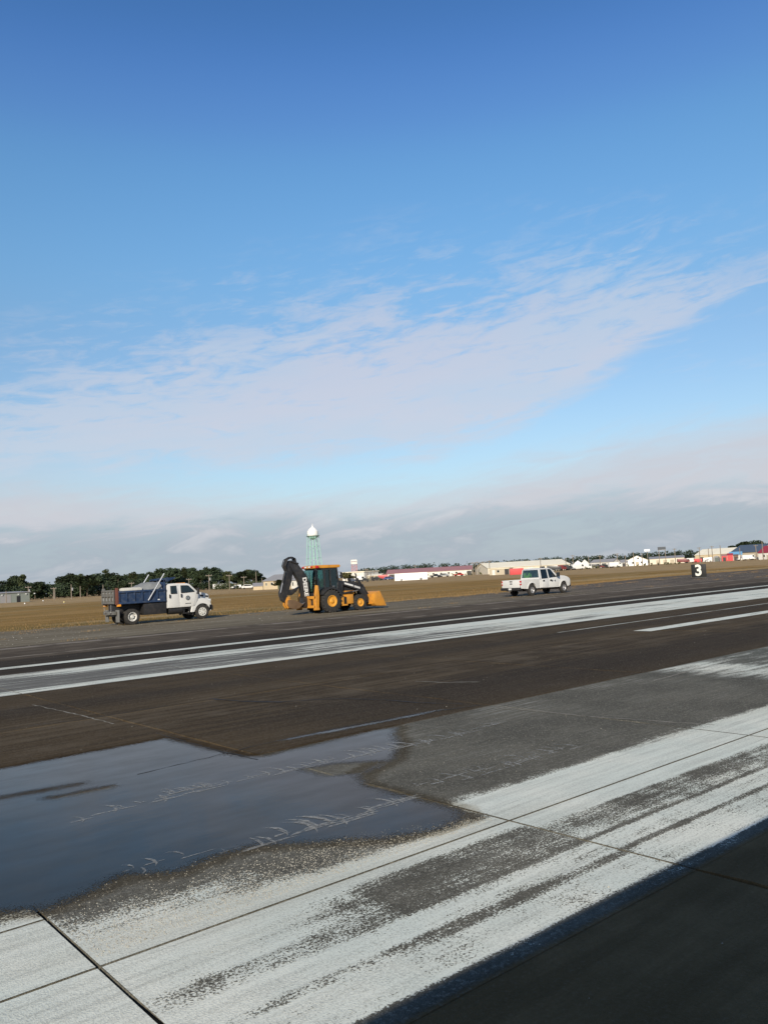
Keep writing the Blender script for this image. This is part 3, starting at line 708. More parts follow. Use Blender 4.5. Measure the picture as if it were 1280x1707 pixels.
# dry grass blades along the verge
def blades(name, n, place, h0, h1, mat, seed):
    rnd = random.Random(seed); vs = []; fs = []
    for _ in range(n):
        x, y = place(rnd); a = rnd.uniform(0, 6.28); h = rnd.uniform(h0, h1); wd = h * 0.10 + 0.01; lx, ly = rnd.gauss(0, .35) * h, rnd.gauss(0, .35) * h; i0 = len(vs)
        vs += [(x - math.cos(a) * wd, y - math.sin(a) * wd, -0.1), (x + math.cos(a) * wd, y + math.sin(a) * wd, -0.1), (x + lx, y + ly, h)]
        fs.append((i0, i0 + 1, i0 + 2))
    me = bpy.data.meshes.new(name); me.from_pydata(vs, [], fs)
    return tag(link(name, me, mat), kind='stuff')
M_blade = pm('straw', (0.24, 0.148, 0.055), 0.9, var=0.6, scale=1.5)
def p_verge(r):
    u = r.uniform(-5, 130); e = 55 if u < 40 else 53.5 + max(0, min(1, (u - 60) / 35)) * 7.5
    return u, e + r.expovariate(1 / 7.0) - 1.2 + r.gauss(0, 0.5)
blades('verge_grass', 14000, p_verge, 0.0, 0.05, M_blade, 8)
def p_tuft(r):
    c = TU[r.randrange(len(TU))]; return c[0] + r.gauss(0, 0.35), c[1] + r.gauss(0, 0.12)
rr = random.Random(9); TU = [(rr.uniform(-5, 120), rr.choice([rr.uniform(50, 54), rr.uniform(38, 54)])) for _ in range(90)]
blades('shoulder_grass', 5000, p_tuft, -0.02, 0.06, M_blade, 10)
# ------------------------------------------------------------------ vehicles: local x forward, y left, z up; they face along the runway
def wheel(parent, x, y, r, wd, rr, tyre_mat, rim_mat, lugs=0, hub=0.35, dish=0.05, side=-1, holes=True):
    """wheel > tyre, rim; outer face towards side*y"""
    e = empty('wheel', (x, y, r), parent=parent); h = wd / 2
    mb = MB(); n = 32
    mb.lathe([(rr, -h * .8), (rr * 1.08, -h * .96), (r * .86, -h), (r * .965, -h * .86), (r, -h * .6), (r, h * .6), (r * .965, h * .86), (r * .86, h), (rr * 1.08, h * .96), (rr, h * .8)], 'Y', n=n, caps=False)
    if lugs:
        for i in range(lugs):
            for sgn in (-1, 1):
                a = 6.28319 * (i + (0.25 if sgn > 0 else -0.25)) / lugs
                Mx = Matrix.Rotation(-a, 4, 'Y') @ Matrix.Translation((r, sgn * h * .5, 0)) @ Matrix.Rotation(sgn * 0.6, 4, 'X')
                mb.box(-0.05, 0.03, -h * .56, h * .56, -0.03, 0.03, M=Mx)
    else:
        for i in range(36):
            a = 6.28319 * i / 36
            Mx = Matrix.Rotation(-a, 4, 'Y') @ Matrix.Translation((r, 0, 0))
            mb.box(-0.03, 0.007, -h * .62, h * .62, -0.025 * r, 0.025 * r, M=Mx)
    mb.build('tyre', tyre_mat, e)
    s = side; mb = MB()
    f = lambda v: s * v
    mb.lathe([(rr * 1.04, f(h * .80)), (rr * 1.02, f(h * .98)), (rr * .93, f(h * .98)), (rr * .90, f(h * .80)), (rr * .78, f(h * .8 - dish * .6)), (rr * .55, f(h * .8 - dish)), (rr * hub * 1.15, f(h * .8 - dish * .8)), (rr * hub, f(h * .86)), (rr * hub * .8, f(h * 1.0)), (0.0001, f(h * 1.02))], 'Y', n=28, caps=False)
    for i in range(8):
        a = 6.28319 * (i + .5) / 8
        c = Vector((rr * .44 * math.cos(a), f(h * .8 - dish), rr * .44 * math.sin(a)))
        mb.cyl(c, c + Vector((0, f(.03), 0)), rr * .05, n=6)
    rim = mb.build('rim', rim_mat, e)
    if lugs: return e
    mb = MB()
    for i in range(8):
        a = 6.28319 * i / 8; c = Vector((rr * .70 * math.cos(a), f(h * .8 - dish * .75), rr * .70 * math.sin(a)))
        mb.cyl(c, c + Vector((0, f(.012 + dish * .12), 0)), rr * .095, n=10)
    mb.build('hand_hole', black, e)
    return e
def arch(cx, cz, r, a0=0, a1=180, n=12):      # points of a wheel opening, from front to rear going over
    return [(cx + r * math.cos(R_(a0 + (a1 - a0) * i / n)), cz + r * math.sin(R_(a0 + (a1 - a0) * i / n))) for i in range(n + 1)]
def plate(prof, y0, y1):                      # flat pane cut from a profile
    return MB().prism(prof, y0, y1)
def text_obj(name, s, size, mat, parent, M4, bold=0.0, ext=0.004, sx=1.0):
    cu = bpy.data.curves.new('lettering', 'FONT'); cu.body = s; cu.size = size; cu.offset = bold; cu.extrude = ext; cu.align_x = 'CENTER'; cu.align_y = 'CENTER'; cu.resolution_u = 4
    o = bpy.data.objects.new('lettering', cu); C.objects.link(o)
    bpy.context.view_layer.update()
    me = bpy.data.meshes.new_from_object(o.evaluated_get(bpy.context.evaluated_depsgraph_get()))
    bpy.data.objects.remove(o); bpy.data.curves.remove(cu)
    me.transform(M4 @ Matrix.Diagonal((sx, 1, 1, 1))); me.materials.clear()
    return link(name, me, mat, parent)
SIDE = lambda x, y, z, roll=0: Matrix.Translation((x, y, z)) @ Matrix.Rotation(R_(90), 4, 'X') @ Matrix.Rotation(R_(roll), 4, 'Z')   # reads on a -y face

rearglass = glassy('rear_glass', (0.62, 0.72, 0.70), 0.95)
glass = glassy('window_glass', (0.50, 0.58, 0.57), 0.42)
cabglass = glassy('cab_glass', (0.56, 0.80, 0.78), 0.85)
red_lens = pm('red_lens', (0.42, 0.015, 0.02), 0.2, var=0.1)
amber = pm('amber_lens', (0.75, 0.30, 0.03), 0.25, var=0.1)
lamp = pm('lamp_lens', (0.60, 0.62, 0.62), 0.12, var=0.1)
seatm = pm('seat_cloth', (0.085, 0.085, 0.09), 0.9)
mirror = pm('mirror_face', (0.5, 0.52, 0.55), 0.05, 1.0, var=0.02)

# ---------------- pick-up
PK = at(885, 992); PKZ = -0.05
pk = tag(empty('pickup_truck', (PK.x, PK.y + 0.86, PKZ)), 'white crew cab pickup truck with a dark rear bumper and small door decals', 'pickup truck')
pk.scale = (1.03, 1.02, 1.10)
WB = 4.02; HW = 1.0
tumble = lambda c: Vector((c.x, c.y * (1 - max(0, c.z - 1.16) * 0.22), c.z))
nose = lambda c: Vector((c.x - max(0, abs(c.y) - 0.55) ** 2 * 0.9 * max(0, min(1, (c.x - WB - .2) / .5)), c.y * (1 - max(0, c.z - 1.16) * 0.12), c.z))
# front clip and cab tub, one skin
prof = [(0.98, 1.18), (0.98, 0.50), (3.45, 0.50)] + list(reversed(arch(WB, 0.42, 0.55, 8, 172))) + [(WB + .93, 0.55), (WB + 1.02, 0.62), (WB + 1.04, 0.92), (WB + .99, 1.06), (WB + .86, 1.17), (WB + .60, 1.255), (WB + .1, 1.33), (3.36, 1.39), (3.22, 1.36), (3.22, 1.22)]
b = MB(); b.prism(prof, -HW, HW, 0.05, nose); b.build('body', white, pk)
b = MB()                                                            # roof skin and pillars
zr = 1.98
b.prism([(1.10, zr - .10), (1.18, zr - .03), (1.45, zr), (2.30, zr + .01), (2.55, zr - .03), (2.66, zr - .10)], -HW, HW, 0.04, tumble)
for s in (-1, 1):
    y0, y1 = sorted((s * HW, s * (HW - .07)))
    b.prism([(0.98, 1.16), (1.24, 1.16), (1.30, zr - .08), (1.08, zr - .08)], y0, y1, 0, tumble)          # rear pillar
    b.prism([(2.06, 1.16), (2.20, 1.16), (2.17, zr - .08), (2.06, zr - .08)], y0, y1, 0, tumble)
    b.prism([(3.16, 1.20), (3.32, 1.34), (2.66, zr - .07), (2.54, zr - .07)], y0, y1, 0, tumble)          # windscreen pillar
b.prism([(0.98, 1.16), (1.05, 1.16), (1.05, 1.30), (1.0, 1.30)], -HW, HW, 0, tumble)
b.build('roof', white, pk)
b = MB(); b.prism([(3.16, 1.36), (3.185, 1.36), (2.66, zr - .08), (2.635, zr - .08)], -HW + .08, HW - .08, 0, tumble); b.build('windscreen', glass, pk)
b = MB(); b.prism([(1.02, 1.30), (1.035, 1.30), (1.125, zr - .09), (1.11, zr - .09)], -HW + .07, HW - .07, 0, tumble); b.build('rear_window', rearglass, pk)
for s in (-1, 1):
    y0, y1 = sorted((s * (HW + .004), s * (HW - .02)))
    for nm, pr in (('rear_door', [(1.24, 0.56), (2.11, 0.56), (2.11, 1.18), (1.26, 1.18)]), ('front_door', [(2.13, 0.56), (3.36, 0.56), (3.36, 0.72), (3.40, 1.10), (3.22, 1.22), (2.13, 1.22)])):
        d = MB().prism(pr, *sorted((s * (HW + .012), s * (HW - .03))), 0.012, tumble).build(nm, white, pk)
        hx = pr[0][0] + .12
        MB().box(hx, hx + .20, *sorted((s * (HW + .012), s * (HW + .045))), 0.98, 1.10, 0.01).build('handle', black, d)
        if s < 0 and nm == 'front_door':                             # door decals: small dark square, a line of tiny print, a square
            dk = pm('decal_dark', (0.05, 0.06, 0.08), 0.5)
            q = MB(); q.box(2.48, 2.60, -HW - .015, -HW - .012, 0.92, 1.06); q.box(2.86, 2.97, -HW - .015, -HW - .012, 0.92, 1.05)
            for i in range(5): q.box(2.64 + i * .04, 2.665 + i * .04, -HW - .0148, -HW - .012, 0.975, 1.0)
            q.build('decal', dk, d)
    for pr in ([(1.28, 1.22), (2.04, 1.22), (2.04, zr - .11), (1.34, zr - .11)], [(2.22, 1.22), (3.14, 1.24), (2.56, zr - .11), (2.19, zr - .11)]):
        MB().prism(pr, y0, y1, 0, tumble).build('side_window', glass, pk)
    # bed side with wheel opening and a soft flare
    pr = [(-1.30, 1.20), (-1.30, 0.58), (-0.60, 0.52)] + list(reversed(arch(0, 0.42, 0.55, 12, 168))) + [(0.60, 0.52), (0.955, 0.52), (0.955, 1.20), (0.2, 1.205), (-.6, 1.205)]
    MB().prism(pr, *sorted((s * HW, s * (HW - .08))), 0.03).build('bed_side', white, pk)
    for cx in (0, WB):
        fl = MB(); A = arch(cx, .42, .545, 10, 170, 14); B = arch(cx, .42, .61, 10, 170, 14)
        fl.prism(A + list(reversed(B)), *sorted((s * (HW - .01), s * (HW + .035))), 0.014); fl.build('wheel_flare', white, pk)
    MB().box(-1.325, -1.24, *sorted((s * (HW - .15), s * (HW + .008))), 0.83, 1.16, .012).build('tail_light', red_lens, pk)
    MB().box(-1.328, -1.26, *sorted((s * (HW - .14), s * (HW + .010))), 0.94, 1.01, .006).build('reversing_light', lamp, pk)
    mr = MB().box(3.02, 3.20, *sorted((s * (HW + .06), s * (HW + .30))), 1.28, 1.60, .03).build('wing_mirror', black, pk)
    MB().box(3.015, 3.02, *sorted((s * (HW + .08), s * (HW + .28))), 1.31, 1.57).build('mirror_face', mirror, mr)
    MB().box(3.08, 3.14, *sorted((s * (HW - .05), s * (HW + .10))), 1.30, 1.35).build('mirror_arm', black, mr)
    hl = MB().prism([(WB + .80, .90), (WB + 1.045, .90), (WB + 1.005, 1.06), (WB + .80, 1.14)], *sorted((s * (HW - .36), s * (HW - .02))), .02, nose).build('headlight', lamp, pk)
    for cx in (0, WB): MB().prism(arch(cx, .42, .56, -5, 185, 14), *sorted((s * (HW - .085), s * (HW - .42))), 0).build('wheel_well', black, pk)
    for cx, cz in ((0, .41), (WB, .41)): wheel(pk, cx, s * (HW - .12), 0.41, 0.27, 0.225, rubber, wheels, dish=0.06, side=s)
MB().box(-1.30, .95, -HW + .07, HW - .07, 0.62, 0.68).build('bed_floor', pm('bed_liner', (0.06, 0.06, 0.06), .9), pk)
MB().box(0.92, .96, -HW + .075, HW - .075, 0.60, 1.21).build('bed_bulkhead', white, pk)
tg = MB().box(-1.335, -1.27, -HW + .12, HW - .12, 0.64, 1.20, .02).build('tailgate', white, pk)
MB().box(-1.352, -1.33, -.14, .14, 1.06, 1.14, .01).build('handle', black, tg)
MB().prism([(-1.345 + .006 * 0, 0.90), (-1.345, 0.98), (-1.33, 0.98), (-1.33, 0.90)], -.12, .12).build('badge', pm('badge_dark', (0.03, 0.035, 0.05), .3), tg)
bp = MB().box(-1.50, -1.28, -HW + .02, HW - .02, 0.46, 0.66, .035).build('rear_bumper', black, pk)
MB().box(-1.512, -1.498, -.15, .15, 0.50, 0.63).build('number_plate', pm('plate_white', (.6, .6, .58), .5), bp)
MB().cyl((-1.3, 0, .42), (-1.62, 0, .42), .035).build('tow_hitch', steel, pk)
fb = MB().prism([(WB + .80, .46), (WB + 1.10, .48), (WB + 1.12, .70), (WB + 1.02, .74), (WB + .86, .74)], -HW + .01, HW - .01, .04, nose).build('front_bumper', black, pk)
MB().prism([(WB + 1.005, .74), (WB + 1.05, .74), (WB + 1.015, 1.03), (WB + .97, 1.03)], -.58, .58, .01).build('grille', black, pk)
b = MB(); b.box(-1.2, WB + .8, -.45, -.35, .40, .56); b.box(-1.2, WB + .8, .35, .45, .40, .56)
for cx in (0, WB): b.cyl((cx, -.8, .40), (cx, .8, .40), .07)
b.box(-1.05, -.95, -.8, .8, .40, .5); b.cyl((.4, 0, .42), (3.2, 0, .46), .05); b.box(1.2, 2.6, .1, .3, .36, .5); b.box(.7, .9, -.7, -.2, .3, .5)
b.build('chassis', black, pk)
MB().cyl((-1.25, -.62, .38), (-.8, -.62, .40), .04).build('exhaust_pipe', steel, pk)
for yy in (-.45, .45):
    for xx in (1.42, 2.38):
        b = MB(); b.box(xx - .1, xx + .42, yy - .25, yy + .25, .66, .90, .04); b.prism([(xx - .18, .86), (xx, .86), (xx - .1, 1.45), (xx - .22, 1.45)], yy - .24, yy + .24, .04); b.box(xx - .23, xx - .12, yy - .12, yy + .12, 1.46, 1.66, .03)
        b.build('seat', seatm, pk)
MB().box(2.9, 3.2, -HW + .1, HW - .1, .9, 1.22, .05).build('dashboard', black, pk)
MB().lathe([(.185, -.015), (.20, 0), (.185, .015), (.17, 0), (.185, -.015)], 'Z', (0, 0, 0), 20).build('steering_wheel', black, pk).matrix_local = Matrix.Translation((2.78, .45, 1.16)) @ Matrix.Rotation(R_(-62), 4, 'Y')
hivis = pm('hi_vis_yellow', (0.50, 0.85, 0.06), 0.8, var=0.1)
vb = MB()
vb.prism([(1.175, 1.00), (1.20, 1.00), (1.215, 1.46), (1.30, 1.52), (1.40, 1.45), (1.43, 1.20), (1.45, 1.20), (1.42, 1.47), (1.31, 1.55), (1.195, 1.49)], .18, .80, .008)
tag(vb.build('safety_vest', hivis, None, (pk.location.x, pk.location.y, pk.location.z + .14)), 'bright yellow green safety vest hung over the rear seat of the white pickup', 'safety vest').scale = (1.03, 1.02, 1.10)

# ---------------- dump truck
blue = pm('blue_bed_paint', (0.014, 0.034, 0.085), 0.5, var=0.25, scale=2, dirt=(0.10, 0.11, 0.12), dirt_amt=0.5)
greysteel = pm('worn_grey_steel', (0.14, 0.14, 0.13), 0.6, 0.2, var=0.35, scale=3, dirt=(0.12, 0.075, 0.05), dirt_amt=0.6)
rust = pm('rusty_post', (0.13, 0.045, 0.03), 0.85, var=0.4, scale=6)
alu = pm('aluminium', (0.55, 0.56, 0.57), 0.35, 0.6, var=0.1)
tarpm = pm('grey_tarp', (0.20, 0.21, 0.215), 0.9, var=0.3, scale=4, bump=0.3)
canvas = pm('pale_canvas', (0.52, 0.51, 0.47), 0.85, var=0.15)
DT = at(221, 1040)
dt = tag(empty('dump_truck', (DT.x, DT.y + 1.05, -0.05)), 'white crew cab dump truck with a dark blue tipping bed', 'dump truck')
DW = 4.98; DH = 1.16
for s in (-1, 1):
    wheel(dt, DW, s * .98, .50, .30, .29, rubber, wheelw, dish=-0.03, side=s, hub=.42)
    wheel(dt, 0, s * 1.02, .51, .27, .29, rubber, wheelw, dish=0.13, side=s, hub=.40)
    wheel(dt, 0, s * .70, .51, .27, .29, rubber, wheelw, dish=0.13, side=s, hub=.40)
b = MB(); b.box(-1.15, DW + .6, -.45, -.36, .58, .84); b.box(-1.15, DW + .6, .36, .45, .58, .84); b.cyl((0, -.9, .51), (0, .9, .51), .10); b.cyl((DW, -.9, .5), (DW, .9, .5), .06); b.cyl((.2, 0, .6), (3.8, 0, .72), .06)
b.lathe([(.0001, -.2), (.2, -.12), (.2, .12), (.0001, .2)], 'Y', (0, 0, .51)); b.cyl((.5, 0, .75), (1.5, 0, 1.25), .09)
b.build('chassis', black, dt)
# tank boxes and steps under the bed and cab
MB().box(.78, 2.36, -1.12, -.55, .56, 1.30, .03).build('tool_box', black, dt)
MB().box(.78, 2.36, .55, 1.12, .56, 1.20, .03).build('tool_box', black, dt)
b = MB(); b.cyl((2.55, -.85, .72), (3.55, -.85, .72), .26, n=18); b.build('fuel_tank', black, dt)
b = MB(); b.box(3.55, 4.1, -1.12, -.6, .45, .52); b.box(3.5, 4.1, -1.13, -.7, .78, .84); b.box(3.58, 3.66, -1.12, -1.04, .5, .86); b.box(4.0, 4.08, -1.12, -1.04, .5, .86); b.build('step', black, dt)
b = MB(); b.box(3.55, 4.1, .6, 1.12, .45, .52); b.box(2.5, 4.1, .7, 1.13, .78, .84); b.box(3.58, 3.66, 1.04, 1.12, .5, .86); b.build('step', black, dt)
# cab: white shell
dtum = lambda c: Vector((c.x, c.y * (1 - max(0, c.z - 1.85) * 0.13), c.z))
b = MB(); b.prism([(2.40, .90), (4.36, .90), (4.46, 1.05), (4.66, 1.30), (4.70, 1.78), (4.62, 1.92), (4.12, 2.42), (3.90, 2.50), (3.0, 2.53), (2.55, 2.50), (2.42, 2.40)], -DH, DH, .05, dtum)
b.build('cab', white, dt)
MB().prism([(4.655, 1.93), (4.685, 1.93), (4.175, 2.42), (4.145, 2.42)], -DH + .16, DH - .16, 0, dtum).build('windscreen', darkglass, dt)
MB().box(2.392, 2.42, -.7, .7, 1.95, 2.35).build('rear_window', darkglass, dt)
for s in (-1, 1):
    ys = sorted((s * (DH + .012), s * (DH - .04)))
    for nm, pr, wn in (('rear_door', [(2.50, .96), (3.30, .96), (3.30, 2.43), (2.55, 2.43)], [(2.68, 1.84), (3.12, 1.84), (3.12, 2.37), (2.68, 2.37)]),
                       ('front_door', [(3.33, .96), (4.32, .96), (4.52, 1.75), (4.58, 1.88), (4.06, 2.40), (3.33, 2.43)], [(3.42, 1.86), (4.42, 1.88), (4.40, 1.95), (4.02, 2.32), (3.92, 2.36), (3.42, 2.37)])):
        d = MB().prism(pr, *ys, .012, dtum).build(nm, white, dt)
        fr = MB().prism(wn, *sorted((s * (DH + .016), s * (DH - .02))), 0, dtum).build('window', black, d)
        cxw = sum(p[0] for p in wn) / len(wn); czw = sum(p[1] for p in wn) / len(wn)
        wi = [(cxw + (p[0] - cxw) * .93, czw + (p[1] - czw) * .90) for p in wn]
        MB().prism(wi, *sorted((s * (DH + .020), s * DH)), 0, dtum).build('pane', darkglass, fr) if False else MB().prism(wi, *sorted((s * (DH + .020), s * DH)), 0, dtum).build('pane', darkglass, d)
        hx = pr[0][0] + .05
        MB().box(hx, hx + .09, *sorted((s * (DH + .01), s * (DH + .05))), 1.56, 1.80, .01).build('handle', black, d)
        if s < 0 and nm == 'front_door':
            dk = pm('seal_dark', (0.035, 0.045, 0.055), .5)
            q = MB(); q.lathe([(.155, 0), (.155, -.006), (.125, -.006), (.125, 0)], 'Y', (3.90, -DH - .012, 1.50), 28)
            q.build('door_emblem', dk, d)
            q = MB(); q.lathe([(.11, 0), (.11, -.004), (.0001, -.004)], 'Y', (3.90, -DH - .012, 1.50), 24); q.build('emblem_field', pm('seal_grey', (.26, .29, .31), .5), d)
            q = MB()
            for px, pz, w_, h_ in ((-.02, .04, .09, .035), (.02, -.02, .11, .04), (-.03, -.06, .06, .03), (.05, .06, .03, .04)): q.box(3.90 + px - w_ / 2, 3.90 + px + w_ / 2, -DH - .019, -DH - .013, 1.50 + pz - h_ / 2, 1.50 + pz + h_ / 2)
            tag(q.build('emblem_mark', dk, d), kind='stuff'); q = MB()
            for i in range(8): q.box(3.70 + i * .053, 3.735 + i * .053, -DH - .014, -DH - .010, 1.10, 1.155)
            tag(q.build('door_print', dk, d), kind='stuff')
    mr = MB().box(4.50, 4.60, *sorted((s * (DH + .16), s * (DH + .36))), 1.72, 2.14, .02).build('wing_mirror', black, dt)
    MB().tube([(4.54, s * (DH - .02), 1.78), (4.55, s * (DH + .25), 1.76)], .015).build('mirror_arm', black, mr); MB().tube([(4.50, s * (DH - .08), 2.1), (4.55, s * (DH + .25), 2.12)], .015).build('mirror_arm', black, mr)
    # front mudguard with flare
    A = arch(DW, .50, .60, 2, 178, 14); B = [(DW - .74, .92), (DW - .66, 1.16), (DW - .42, 1.38), (DW, 1.44), (DW + .40, 1.36), (DW + .62, 1.16), (DW + .66, .9)]
    MB().prism(A + [(DW - .72, .52), (DW - .90, .52), (DW - .80, .85)] + B[1:] + [(DW + .66, .55)], *sorted((s * (DH - .02), s * (DH - .48))), .03).build('mudguard', white, dt)
    MB().box(DW - .70, DW - .66, *sorted((s * (DH - .08), s * (DH - .42))), .30, .60).build('mud_flap', black, dt)
    MB().box(-.92, -.86, *sorted((s * .62, s * 1.16)), .22, 1.0, .01).build('mud_flap', pm('grey_rubber', (.14, .14, .135), .85, var=.3), dt)
b = MB(); hood = lambda c: Vector((c.x - max(0, abs(c.y) - .5) ** 2 * .5 * max(0, min(1, (c.x - 5.2) / .4)), c.y * (1 - max(0, c.z - 1.3) * .12), c.z))
b.prism([(4.52, .98), (DW + .55, .98), (DW + .70, 1.05), (DW + .72, 1.55), (DW + .60, 1.70), (DW + .20, 1.80), (4.66, 1.90), (4.52, 1.88)], -DH + .22, DH - .22, .07, hood); b.build('hood', white, dt)
for s in (-1, 1):
    for xx, zz in ((4.92, 1.55), (5.38, 1.48)):
        MB().prism([(xx, zz), (xx + .26, zz - .04), (xx + .28, zz + .09), (xx + .02, zz + .12)], *sorted((s * (DH - .36), s * (DH - .212))), .01, hood).build('vent', black, dt)
    MB().box(DW + .52, DW + .70, *sorted((s * (DH - .50), s * (DH - .10))), 1.14, 1.34, .03).build('headlight', lamp, dt)
MB().box(DW + .70, DW + .735, -.6, .6, 1.08, 1.52, .01).build('grille', black, dt)
MB().prism([(DW + .48, .55), (DW + .80, .57), (DW + .80, .86), (DW + .68, .98), (DW + .5, .98)], -DH + .02, DH - .02, .04).build('front_bumper', black, dt)
for i in range(5): MB().box(3.9, 4.0, -.62 + i * .3, -.52 + i * .3, 2.49, 2.545, .01).build('marker_lamp', amber, dt)
# tipping bed
BY = 1.14; z0 = 1.46; z1 = 2.20
bd = MB().box(-.98, 2.30, -BY, BY, z0 - .10, z0, 0).build('bed_floor', blue, dt)
for s in (-1, 1):
    sd_ = MB().box(-.98, 2.30, *sorted((s * (BY - .05), s * BY)), z0 + .002, z1).build('bed_side', blue, dt)
    b = MB()
    for i in range(7): b.box(-.94 + i * .52, -.84 + i * .52, *sorted((s * BY, s * (BY + .07))), z0 + .03, z1 - .13, .01)
    b.box(-.98, 2.30, *sorted((s * (BY - .06), s * (BY + .08))), z1 - .12, z1 + .01, .015); b.box(-.98, 2.30, *sorted((s * (BY - .02), s * (BY + .08))), z0 - .10, z0 + .03, .01)
    b.build('rib', blue, sd_)
    MB().box(1.72, 1.86, *sorted((s * (BY + .07), s * (BY + .09))), z0 + .02, z0 + .09).build('reflector', lamp, sd_)
    MB().box(-1.08, -.92, *sorted((s * (BY - .12), s * (BY + .09))), z0 - .12, z1 + .22, .02).build('rear_post', rust if s < 0 else greysteel, dt)
    MB().box(-1.00, -.78, *sorted((s * (BY - .1), s * (BY + .10))), z0 - .24, z0 - .10, .01).build('marker_lamp', amber, dt)
MB().box(-.95, 2.2, -.50, .50, .845, z0 - .102, .02).build('subframe', black, dt)
# head board and cab shield
b = MB(); b.box(2.24, 2.32, -BY, BY, z0, 2.80, .01); b.prism([(2.24, 2.66), (2.32, 2.66), (3.02, 2.84), (3.02, 2.93), (2.24, 2.80)], -BY, BY, .01)
for s in (-1, 0, 1): b.prism([(2.22, 2.68), (3.05, 2.86), (3.05, 2.97), (2.22, 2.87)], s * (BY - .04) - .03, s * (BY - .04) + .03)
b.prism([(2.34, 2.62), (2.40, 2.62), (2.85, 2.80), (2.75, 2.80)], -BY + .02, -BY + .08); b.prism([(2.34, 2.62), (2.40, 2.62), (2.85, 2.80), (2.75, 2.80)], BY - .08, BY - .02)
b.build('cab_shield', blue, dt)
# tailgate with framed panels
tg = MB().box(-1.12, -1.08, -BY + .13, BY - .13, z0 - .06, z1 + .10).build('tailgate', greysteel, dt)
b = MB()
for yy in (-BY + .15, -.52, 0, .52, BY - .15): b.box(-1.19, -1.118, yy - .05, yy + .05, z0 - .06, z1 + .10, .01)
for zz in (z0, z0 + .46, z1 + .04): b.box(-1.195, -1.116, -BY + .12, BY - .12, zz - .055, zz + .055, .01)
b.build('tailgate_frame', greysteel, tg)
for yy in (-.82, -.27, .27, .82):
    for zz in (z0 + .23, z0 + .69): MB().box(-1.135, -1.119, yy - .15, yy + .15, zz - .10, zz + .10, .01).build('tailgate_panel', pm('pale_steel', (.22, .225, .225), .6, var=.3), tg)
for yy in (-.55, .55):
    b = MB()
    for i in range(9): b.lathe([(.035, -.008), (.045, 0), (.035, .008), (.028, 0), (.035, -.008)], 'Y' if i % 2 else 'Z', (-1.17, yy, z0 - .12 - i * .065), 8)
    b.build('chain', steel, tg)
b = MB(); b.box(-1.14, -.95, -.9, .9, .70, .92, .01); b.cyl((-1.3, 0, .72), (-1.1, 0, .72), .06); b.build('rear_crossbar', greysteel, dt)
# tarp arms, rolled cover and the load
for s in (-1, 1):
    MB().cyl((1.05, s * (BY + .12), z0 + .04), (2.22, s * (BY + .10), 3.22), .045, n=8).build('tarp_arm', alu, dt)
b = MB(); rnd = random.Random(2); n = 14; G = []
for i in range(n):
    rowv = []
    for j in range(n):
        x = .05 + 2.1 * i / (n - 1); y = -1.02 + 2.04 * j / (n - 1)
        h = 2.02 + (.16 + .50 * min(1, i / 8)) * (1 - (abs(y) / 1.12) ** 4) + rnd.uniform(-.04, .04)
        rowv.append(b.b.verts.new((x, y, h)))
    G.append(rowv)
for i in range(n - 1):
    for j in range(n - 1): b.b.faces.new((G[i][j], G[i + 1][j], G[i + 1][j + 1], G[i][j + 1]))
tag(b.build('folded_tarp', tarpm, None, (dt.location.x, dt.location.y, dt.location.z), sharp=60), 'heaped grey tarp lying in the blue dump bed', 'tarp')
b = MB(); b.box(-.55, .72, -1.10, -.42, 2.205, 2.36, .03); b.box(-.5, .66, -1.0, -.5, 2.36, 2.40, .02)
tag(b.build('canvas_roll', canvas, None, (dt.location.x, dt.location.y, dt.location.z)), 'flat pale canvas bundle resting on the rail of the blue dump bed', 'canvas bundle')

# ---------------- backhoe loader
yel = pm('loader_orange', (0.56, 0.245, 0.03), 0.42, var=0.14, scale=2, dirt=(0.20, 0.12, 0.05), dirt_amt=0.45)
rimy = pm('rim_orange', (0.66, 0.31, 0.035), 0.45, var=0.12, dirt=(0.25, 0.16, 0.07), dirt_amt=0.4)
char = pm('charcoal_paint', (0.020, 0.020, 0.022), 0.48, var=0.25, scale=2, dirt=(0.08, 0.07, 0.06), dirt_amt=0.4)
letter = pm('white_lettering', (0.72, 0.72, 0.70), 0.5, var=0.05)
BH = at(556, 1020)
bh = tag(empty('backhoe_loader', (BH.x, BH.y + 1.15, -0.03)), 'orange and black backhoe loader with its digging arm folded up', 'backhoe loader')
bh.scale = (1.05, 1.0, 1.05)
FX = 2.32
for s in (-1, 1):
    wheel(bh, 0, s * .88, .72, .46, .36, rubber, rimy, lugs=20, dish=.045, side=s, hub=.36)
    wheel(bh, FX, s * .88, .49, .32, .26, rubber, rimy, lugs=18, dish=.03, side=s, hub=.40)
b = MB(); b.box(-1.1, 3.2, -.38, .38, .45, .85, .03); b.cyl((0, -.7, .72), (0, .7, .72), .16); b.cyl((FX, -.7, .49), (FX, .7, .49), .09); b.box(.4, 1.0, -.5, .5, .6, 1.2)
b.build('chassis', char, bh)
